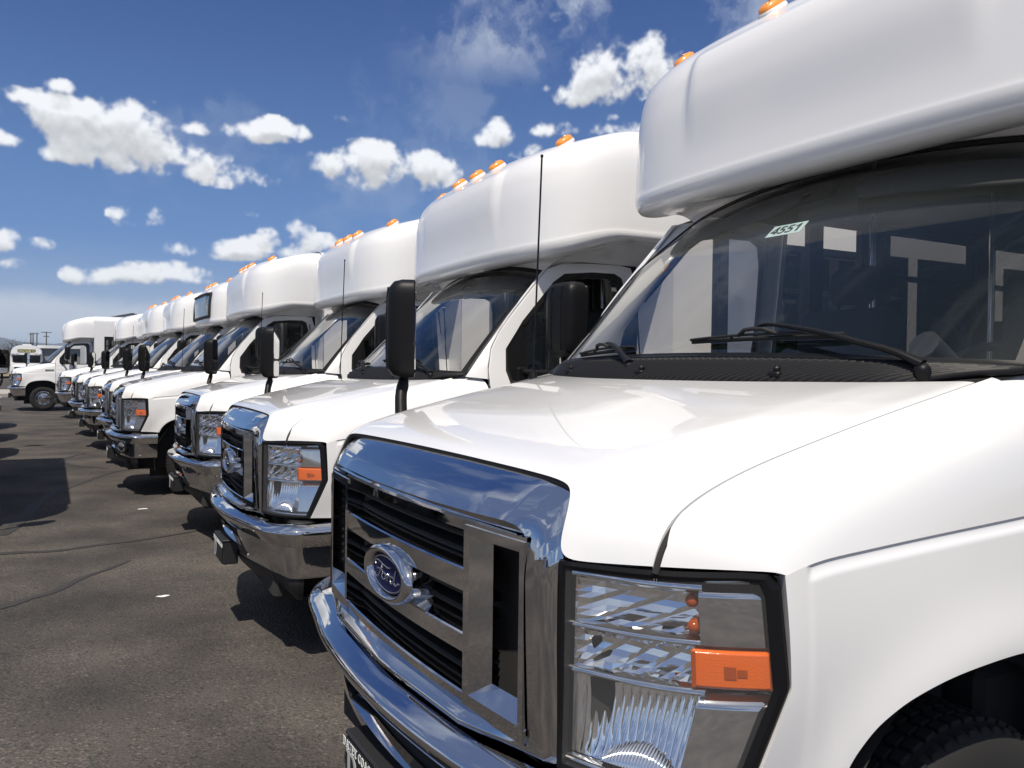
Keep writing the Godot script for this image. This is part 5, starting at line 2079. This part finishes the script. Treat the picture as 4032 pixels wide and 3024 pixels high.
# ---------------------------------------------------------------- far things
func far_things() -> void:
	mat("concrete", lin(0.36, 0.33, 0.29), 0.9)
	mat("dry_grass", lin(0.2, 0.17, 0.11), 0.95)
	mat("hill", lin(0.07, 0.08, 0.09), 1.0)
	mat("pole_wood", lin(0.07, 0.06, 0.05), 0.9)
	mat("twig", lin(0.11, 0.085, 0.07), 0.95)
	mat("olive_roof", lin(0.17, 0.16, 0.12), 0.85)
	mat("cream_wall", lin(0.6, 0.56, 0.45), 0.85)
	mat("grey_wall", lin(0.25, 0.26, 0.25), 0.85)
	mat("white_wall", lin(0.72, 0.72, 0.7), 0.6)
	mat("roof_shingle", lin(0.09, 0.09, 0.09), 0.9)
	# kerbed island and the verge beyond
	var g := Geo.new()
	g.box(Vector3(-14, -0.2, -44), Vector3(30, 0.235, -38.2), 0.03)
	structure("kerbed_island", g, "concrete")
	g = Geo.new()
	var rows := []
	for z in [-92.0, -110.0, -200.0, -500.0]:
		var r := PackedVector3Array()
		for k in 25:
			r.append(Vector3(lerpf(-180, 260, k / 24.0), 0.12 + (0.6 if z < -150.0 else 0.0) + 0.3 * rng.randf(), z))
		rows.append(r)
	g.grid(rows, Vector3.UP)
	structure("dry_verge", g, "dry_grass")
	# hills
	var f := FastNoiseLite.new()
	f.seed = 2
	f.frequency = 0.0014
	f.fractal_octaves = 4
	rows = []
	for i in 9:
		var r := PackedVector3Array()
		for k in 121:
			var x := lerpf(-2200, 2600, k / 120.0)
			var z := -2300.0 - 150.0 * i
			var ridge := sin(PI * i / 8.0)
			r.append(Vector3(x, -4.0 + ridge * (108.0 + 90.0 * f.get_noise_2d(x, z * 0.4)) * (1.0 - 0.35 * sm(-150, 350, x)), z))
		rows.append(r)
	g = Geo.new()
	g.grid(rows, Vector3.UP)
	structure("far_hills", g, "hill")
	# utility poles
	var n := 0
	for e in [[-1.92, -280.0, 11.2, 1, "double crossarm utility pole, rightmost of the row beyond the lot"], [-5.9, -280.0, 10.7, 2, "stout utility pole with transformer, leftmost of the row beyond the lot"], [-5.5, -290.0, 11.1, 3, "second utility pole from the left of the row beyond the lot"], [-4.6, -300.0, 11.5, 3, "third utility pole from the left, with a single crossarm"]]:
		var p := thing("utility_pole", e[4], "utility pole", Vector3(e[0], 0, e[1]), 0.0, "utility poles beyond the lot")
		g = Geo.new()
		g.tube(PackedVector3Array([Vector3.ZERO, Vector3(0, e[2] * 0.5, 0), Vector3(0, e[2], 0)]), [0.22, 0.19, 0.14], 8)
		obj("post", g, "pole_wood", p)
		for y in ([0.3, 1.5] if e[3] == 1 else [0.4]):
			var half := (1.35 if y < 1 else 0.8) if e[3] == 1 else 0.55
			g = Geo.new()
			g.box(Vector3(-half, e[2] - y - 0.09, -0.18), Vector3(half, e[2] - y + 0.09, -0.04), 0.01)
			obj("crossarm", g, "pole_wood", p)
			for x in [-1.2, -0.45, 0.45, 1.2]:
				if absf(x) < half:
					g = Geo.new()
					g.lathe(PackedVector2Array([Vector2(0, 0.3), Vector2(0.06, 0.26), Vector2(0.08, 0.1), Vector2(0.04, 0), Vector2(0, 0)]), Vector3(x, e[2] - y + 0.07, -0.11), Vector3.UP, 8)
					obj("insulator", g, "grey_wall", p)
		if e[3] == 2:
			g = Geo.new()
			g.lathe(PackedVector2Array([Vector2(0, 1.1), Vector2(0.3, 1.05), Vector2(0.32, 0.9), Vector2(0.32, 0.1), Vector2(0, 0)]), Vector3(0.1, e[2] * 0.62, 0.45), Vector3.UP, 12)
			obj("transformer", g, "pole_wood", p)
	# bare shrubs and small trees
	for e in [[-8.1, -200.0, 7.2, "bare tree standing beside the olive roofed building"], [-6.1, -200.0, 7.3, "bare tree left of the utility poles"], [-0.6, -92.0, 3.7, "bare shrub behind the windshield of the last bus"], [0.5, -96.0, 3.5, "second bare shrub right of the utility poles, half hidden by the last bus"], [-1.9, -250.0, 5.0, "low bare bush at the foot of the utility poles"]]:
		bare_tree(Vector3(e[0], 0, e[1]), e[2], e[3])
	# low buildings
	var b := thing("storage_building", "long low building with olive roof and cream wall at left edge", "building", Vector3(-13.6, 0, -116))
	g = Geo.new()
	g.box(Vector3(-9, 0, -6), Vector3(5.6, 3.2, 6), 0.02)
	obj("wall", g, "cream_wall", b)
	g = Geo.new()
	g.slab(PackedVector2Array([Vector2(-9.4, 3.15), Vector2(6.0, 3.15), Vector2(4.6, 4.9), Vector2(1.0, 5.6), Vector2(-9.4, 5.9)]), Transform3D(Basis.IDENTITY, Vector3(0, 0, -6.4)), 12.8)
	obj("roof", g, "olive_roof", b)
	b = thing("shed", "grey shed with flat white roof edge behind the activity bus", "building", Vector3(0.6, 0, -88))
	g = Geo.new()
	g.box(Vector3(-2.2, 0, -3), Vector3(3.4, 2.9, 3), 0.02)
	obj("wall", g, "grey_wall", b)
	g = Geo.new()
	g.box(Vector3(-2.5, 2.9, -3.3), Vector3(3.7, 3.16, 3.3), 0.02)
	obj("roof", g, "white_wall", b)
	g = Geo.new()
	g.box(Vector3(1.0, 1.75, 3.0), Vector3(2.0, 2.6, 3.03), 0.01)
	obj("window", g, "screen_white", b)
	b = thing("gabled_house", "white gabled building with dark roof edge behind the row of caps", "building", Vector3(4.4, 0, -66.2))
	g = Geo.new()
	g.slab(PackedVector2Array([Vector2(-3.2, 0), Vector2(3.2, 0), Vector2(3.2, 4.2), Vector2(-0.3, 5.02), Vector2(-3.2, 4.35)]), Transform3D(Basis.IDENTITY, Vector3(0, 0, -5)), 10)
	obj("wall", g, "white_wall", b)
	for s in [-1.0, 1.0]:
		g = Geo.new()
		var e := [Vector2(-0.3, 5.03), Vector2(-3.5 if s < 0 else 3.5, 4.29 if s < 0 else 4.14)]
		g.slab(PackedVector2Array([e[0], e[1], e[1] + Vector2(0, 0.05), e[0] + Vector2(0, 0.05)]), Transform3D(Basis.IDENTITY, Vector3(0, 0, -5.2)), 10.35)
		obj("roof", g, "roof_shingle", b)
	g = Geo.new()
	g.slab(PackedVector2Array([Vector2(-0.8, 4.42), Vector2(0.4, 4.4), Vector2(-0.25, 4.58)]), Transform3D(Basis.IDENTITY, Vector3(0, 0, 5.0)), 0.03)
	obj("gable_louvre", g, "olive_roof", b)
	activity_bus()


func bare_tree(at: Vector3, tall: float, label: String) -> void:
	var t := thing("bare_tree", label, "tree", at, 0.0)
	var trunk := Geo.new()
	trunk.tube(PackedVector3Array([Vector3.ZERO, Vector3(0.05, tall * 0.2, 0), Vector3(0.1, tall * 0.42, 0.05)]), [0.14, 0.1, 0.06], 6)
	obj("trunk", trunk, "twig", t)
	var g := Geo.new()
	for k in 90:
		var a := rng.randf() * TAU
		var h := tall * rng.randf_range(0.05, 0.42)
		var r := tall * rng.randf_range(0.2, 0.45)
		var e := Vector3(cos(a) * r, h + tall * rng.randf_range(0.2, 0.55), sin(a) * r)
		var m := Vector3(e.x * 0.4, h + (e.y - h) * 0.55, e.z * 0.4)
		g.tube(PackedVector3Array([Vector3(0.05, h, 0), m, e]), [0.05, 0.03, 0.012], 4)
		for q in 5:
			var s := m.lerp(e, rng.randf())
			g.tube(PackedVector3Array([s, s + Vector3(rng.randf_range(-0.5, 0.5), rng.randf_range(0.1, 0.6), rng.randf_range(-0.5, 0.5)) * tall * 0.16]), [0.02, 0.008], 3)
	stuff(obj("crown", g, "twig", t))


func activity_bus() -> void:
	var b := thing("activity_bus", "white school activity bus facing the camera, lettered over its windshield", "bus", Vector3(-2.62, 0, -80))
	var g := Geo.new()
	var rows := []
	for z in [0.0, -0.25, -9.0]:
		var r := PackedVector3Array()
		for k in 33:
			var a := PI * k / 32.0
			var sc := 0.95 if z == 0.0 else 1.0
			r.append(Vector3(-signf(cos(a)) * pow(absf(cos(a)), 0.55) * 1.2 * sc, 2.25 + sin(a) * (0.82 if z < 0.0 else 0.74), z))
		rows.append(r)
	g.grid(rows, Vector3(0, 2, -4), true)
	g.fan(rows[0], Vector3(0, 0, 1))
	g.box(Vector3(-1.2, 0.5, -9), Vector3(1.2, 2.25, -0.2), 0.03)
	g.box(Vector3(-1.15, 0.5, -0.2), Vector3(1.15, 1.52, 0.0), 0.02)
	obj("body_shell", g, "paint", b)
	g = Geo.new()
	g.box(Vector3(-0.35, 3.05, -2.2), Vector3(0.35, 3.16, -1.5), 0.03)
	g.box(Vector3(-0.5, 2.98, -2.35), Vector3(0.5, 3.08, -1.35), 0.02)
	obj("roof_hatch", g, "white_wall", b)
	for s in [-1.0, 1.0]:
		g = Geo.new()
		g.box(Vector3(minf(0.06 * s, 1.02 * s), 1.58, -0.03), Vector3(maxf(0.06 * s, 1.02 * s), 2.18, 0.02), 0.015)
		obj("windshield", g, "tinted_glass", b)
	g = Geo.new()
	g.box(Vector3(-1.05, 0.55, 0.0), Vector3(1.05, 1.36, 1.4), 0.12)
	obj("hood", g, "paint", b)
	g = Geo.new()
	g.box(Vector3(-0.85, 0.8, 1.4), Vector3(0.85, 1.2, 1.43), 0.01)
	obj("grille", g, "black_plastic", b)
	g = Geo.new()
	g.box(Vector3(-1.2, 0.42, 1.4), Vector3(1.2, 0.62, 1.6), 0.03)
	obj("bumper", g, "black_plastic", b)
	for s in [-1.0, 1.0]:
		g = Geo.new()
		g.lathe(PackedVector2Array([Vector2(0.0, 0), Vector2(0.3, 0), Vector2(0.48, -0.03), Vector2(0.48, -0.25), Vector2(0.0, -0.25)]), Vector3(1.1 * s, 0.48, 0.6), Vector3(s, 0, 0), 20)
		obj("wheel", g, "tyre", b)
		for y in [0.0]:
			g = Geo.new()
			g.box(Vector3(s * 0.7 - 0.12, 2.32, -0.2), Vector3(s * 0.7 + 0.12, 2.5, 0.03), 0.02)
			g.box(Vector3(s * 1.0 - 0.1, 2.3, -0.2), Vector3(s * 1.0 + 0.1, 2.46, 0.03), 0.02)
			obj("roof_lamp", g, "white_wall", b)
	g = Geo.new()
	g.box(Vector3(-0.6, 2.44, -0.05), Vector3(0.6, 2.74, 0.03), 0.01)
	mat("sign_straw", lin(0.55, 0.52, 0.3), 0.6)
	obj("sign_board", g, "sign_straw", b)
	var t := TextMesh.new()
	t.text = "ACTIVITY BUS"
	t.font_size = 64
	t.pixel_size = 0.2 / 46.0
	t.depth = 0.01
	var f := SystemFont.new()
	f.font_names = PackedStringArray(["Droid Sans"])
	f.font_weight = 700
	t.font = f
	t.material = M["print_black"]
	var o := MeshInstance3D.new()
	o.name = "sign_lettering"
	o.mesh = t
	o.scale = Vector3(0.76, 1.1, 1)
	o.position = Vector3(0, 2.59, 0.036)
	b.add_child(o, true)


# ---------------------------------------------------------------- scene
func place(b: Node3D, x: float, z: float, turn: float, label: String, group := "white shuttle buses parked in a row") -> Node3D:
	b.position = Vector3(x, ground_y(z), z)
	b.rotation.y = turn
	tag(b, label, "bus", group)
	return b


func copy(proto: Node3D) -> Node3D:
	var c: Node3D = proto.duplicate()
	c.name = "shuttle_bus"
	add_child(c, true)
	return c


func drop(b: Node3D, names: Array) -> void:
	for k in names:
		for c in b.find_children(k, "", true, false):
			c.get_parent().remove_child(c)
			c.free()


func _ready() -> void:
	rng.seed = 11
	var cam := Camera3D.new()
	cam.name = "camera"
	cam.fov = rad_to_deg(2.0 * atan(1512.0 / 3265.4))
	cam.near = 0.05
	cam.far = 12000.0
	cam.basis = Basis(Vector3.UP, -0.507996) * Basis(Vector3.RIGHT, -0.016106) * Basis(Vector3.BACK, 0.013182)
	cam.position = Vector3(-0.83635, 1.43773, 1.89344)
	add_child(cam)
	cam.current = true
	var env := Environment.new()
	env.background_mode = Environment.BG_SKY
	env.sky = Sky.new()
	env.sky.sky_material = make_sky()
	env.tonemap_mode = Environment.TONE_MAPPER_LINEAR
	env.tonemap_exposure = 1.25
	env.sdfgi_enabled = true
	env.ssao_enabled = true
	env.ssil_enabled = true
	env.fog_enabled = true
	env.fog_density = 0.00022
	env.fog_light_color = Color(0.6, 0.66, 0.73)
	var we := WorldEnvironment.new()
	we.environment = env
	add_child(we)
	var sun := DirectionalLight3D.new()
	sun.name = "sun"
	sun.light_energy = 1.25
	sun.light_color = Color(1.0, 0.965, 0.91)
	sun.light_angular_distance = 0.5
	sun.shadow_enabled = true
	add_child(sun)
	sun.look_at_from_position(Vector3(-0.32, 1.0, 0.42), Vector3.ZERO)
	make_materials()
	ground()
	make_net()
	var proto := make_bus()
	buses(proto)
	far_things()


func buses(proto: Node3D) -> void:
	var row := []
	# x, z, turn, label
	var spots := [
		[0.18, -3.06, -0.0316, "second nearest white shuttle bus, its chrome front just left of the nearest one"],
		[0.285, -6.067, -0.0147, "third white shuttle bus from the camera, set slightly back in the row"],
		[-0.064, -9.163, -0.0147, "fourth white shuttle bus, round fog lamp in its chrome bumper"],
		[-0.04, -12.0, 0.0, "fifth white shuttle bus with a dark framed window in its roof cap"],
		[-0.21, -14.95, 0.0, "sixth white shuttle bus, small in the row behind the windowed one"],
		[-0.32, -17.85, 0.02, "seventh white shuttle bus, far along the row with marker lamps on its cap"],
		[-0.2, -20.8, 0.0, "eighth white shuttle bus, its grille taken off to show a dark nose"],
		[-0.55, -23.9, 0.0, "ninth white shuttle bus, last but one of the row"],
		[-1.79, -27.785, 0.0024, "farthest white shuttle bus, seen side on with its front wheel showing"],
	]
	for e in spots:
		row.append(place(copy(proto), e[0], e[1], e[2], e[3]))
	place(proto, 0.0, 0.0, 0.0, "nearest white shuttle bus, filling the right half with stock tag in its windshield")
	sticker(proto, "4551")
	# what sets them apart
	fog_lamps(row[2])
	cap_window(row[3])
	drop(row[6], ["grille"])
	bare_nose(row[6])
	for k in [6, 7, 8]:
		drop(row[k], ["marker_lamp*"])
	badge(row[8])
	for k in [3, 7, 8]:
		drop(row[k], ["antenna"])
	# the row that faces them, just beyond the left edge of the view
	var group := "white shuttle buses facing the row"
	place(copy(proto), -2.72, -4.85, PI / 2, "white shuttle bus parked along the lane at left, out of view but shading the asphalt", "")
	var c := place(copy(proto), -1.77, -13.9, PI, "white shuttle bus facing the row, two-pane mirror ahead of its nose at left edge", group)
	crossview(c)
	place(copy(proto), -1.88, -17.1, PI, "white shuttle bus facing the row, its white nose below the two-pane mirror at left edge", group)
	place(copy(proto), -2.0, -20.4, PI, "white shuttle bus facing the row, farthest at the left and almost hidden", group)
	# parked far across the lot, mirrored in the nearest grille
	place(copy(proto), -19.0, -4.0, PI / 2 + 0.2, "white shuttle bus parked across the lot to the left, mirrored in chrome", "white buses across the lot")
	place(copy(proto), -20.0, 6.5, PI / 2 + 0.2, "white shuttle bus parked across the lot behind the camera, mirrored in chrome", "white buses across the lot")


func fog_lamps(b: Node3D) -> void:
	for s in [1.0, -1.0]:
		var n := Node3D.new()
		n.name = "fog_lamp"
		b.add_child(n, true)
		var k: float = 0.5 + s * 0.235
		var c := bumper_row(Vector2(0.03, 0.57), k, k + 0.01, 1)[0]
		var out := Vector3(-0.85, -0.05, 0.5 * s).normalized()
		var g := Geo.new()
		var a := bumper_row(Vector2(0.012, 0.655), k - 0.05, k + 0.05, 6)
		var d := bumper_row(Vector2(0.028, 0.645), k - 0.05, k + 0.05, 6)
		var e := bumper_row(Vector2(0.062, 0.495), k - 0.035, k + 0.035, 6)
		g.grid([a, d, e], out)
		obj("lamp_recess", g, "black_plastic", n)
		g = Geo.new()
		g.lathe(PackedVector2Array([Vector2(0, 0.02), Vector2(0.035, 0.016), Vector2(0.05, 0.006), Vector2(0.056, 0.012), Vector2(0.06, 0.004), Vector2(0.06, -0.04), Vector2(0, -0.04)]), c, out, 28)
		obj("lamp_glass", g, "reflector", n)


func cap_window(b: Node3D) -> void:
	var n := Node3D.new()
	n.name = "cap_window"
	b.add_child(n, true)
	# glass set in the middle of the cap's face
	var rows := []
	for k in 17:
		var r := PackedVector3Array()
		for j in 31:
			var p := lerpf(-0.16, 0.16, j / 30.0)
			r.append(cap_point(p, lerpf(6.6, 9.9, k / 16.0)) + Vector3(-0.012, 0, 0))
		rows.append(r)
	var g := Geo.new()
	g.grid(rows, Vector3(-1, 0, 0))
	obj("pane", g, "mirror_pane", n)
	g = Geo.new()
	var ring := PackedVector3Array()
	for j in 31:
		ring.append(rows[0][j])
	for k in range(1, 17):
		ring.append(rows[k][30])
	for j in range(29, -1, -1):
		ring.append(rows[16][j])
	for k in range(15, -1, -1):
		ring.append(rows[k][0])
	g.tube(ring, 0.024, 6, 1.0, Vector3(-1, 0.1, 0))
	obj("frame", g, "rubber", n)


func bare_nose(b: Node3D) -> void:
	var n := Node3D.new()
	n.name = "radiator_support"
	b.add_child(n, true)
	var g := Geo.new()
	g.box(P(-0.62, 1.1, 0.0), P(0.62, 1.16, 0.05), 0.01)
	g.box(P(-0.62, 0.76, 0.0), P(0.62, 0.82, 0.05), 0.01)
	g.box(P(-0.03, 0.82, 0.0), P(0.03, 1.1, 0.04), 0.01)
	obj("cross_member", g, "black_plastic", n)
	g = Geo.new()
	g.box(P(-0.58, 0.82, 0.05), P(0.58, 1.1, 0.08), 0.01)
	obj("radiator", g, "trim_grey", n)
	g = Geo.new()
	g.box(P(0.68, 0.78, -0.08), P(0.86, 0.86, -0.02), 0.015)
	obj("side_marker", g, "amber", n)


func badge(b: Node3D) -> void:
	for s in [1.0, -1.0]:
		var n := Node3D.new()
		n.name = "fender_badge"
		b.add_child(n, true)
		var g := Geo.new()
		g.box(P(s * 0.975 - 0.014, 1.205, 0.81), P(s * 0.975 + 0.014, 1.25, 1.05), 0.006)
		obj("badge_plate", g, "chrome", n)
		g = Geo.new()
		for k in 5:
			g.box(P(s * 0.99 - 0.004, 1.215, 0.83 + 0.042 * k), P(s * 0.99 + 0.004, 1.24, 0.85 + 0.042 * k), 0.002)
		obj("badge_relief", g, "black_plastic", n)


func crossview(b: Node3D) -> void:
	# a two-pane mirror held out ahead of the nose on a bent arm
	var arms := [[PackedVector3Array([P(0.98, 1.34, -0.2), P(0.98, 1.2, -0.2), P(0.96, 1.1, -0.16), P(0.9, 1.0, -0.02), P(0.86, 0.98, 0.06)]), 0.02]]
	var m := side_mirror(b, P(0.98, 1.52, -0.2), PI / 2 - 0.15, Vector3(0.1, 0.42, 0.25), arms)
	m.name = "crossview_mirror"
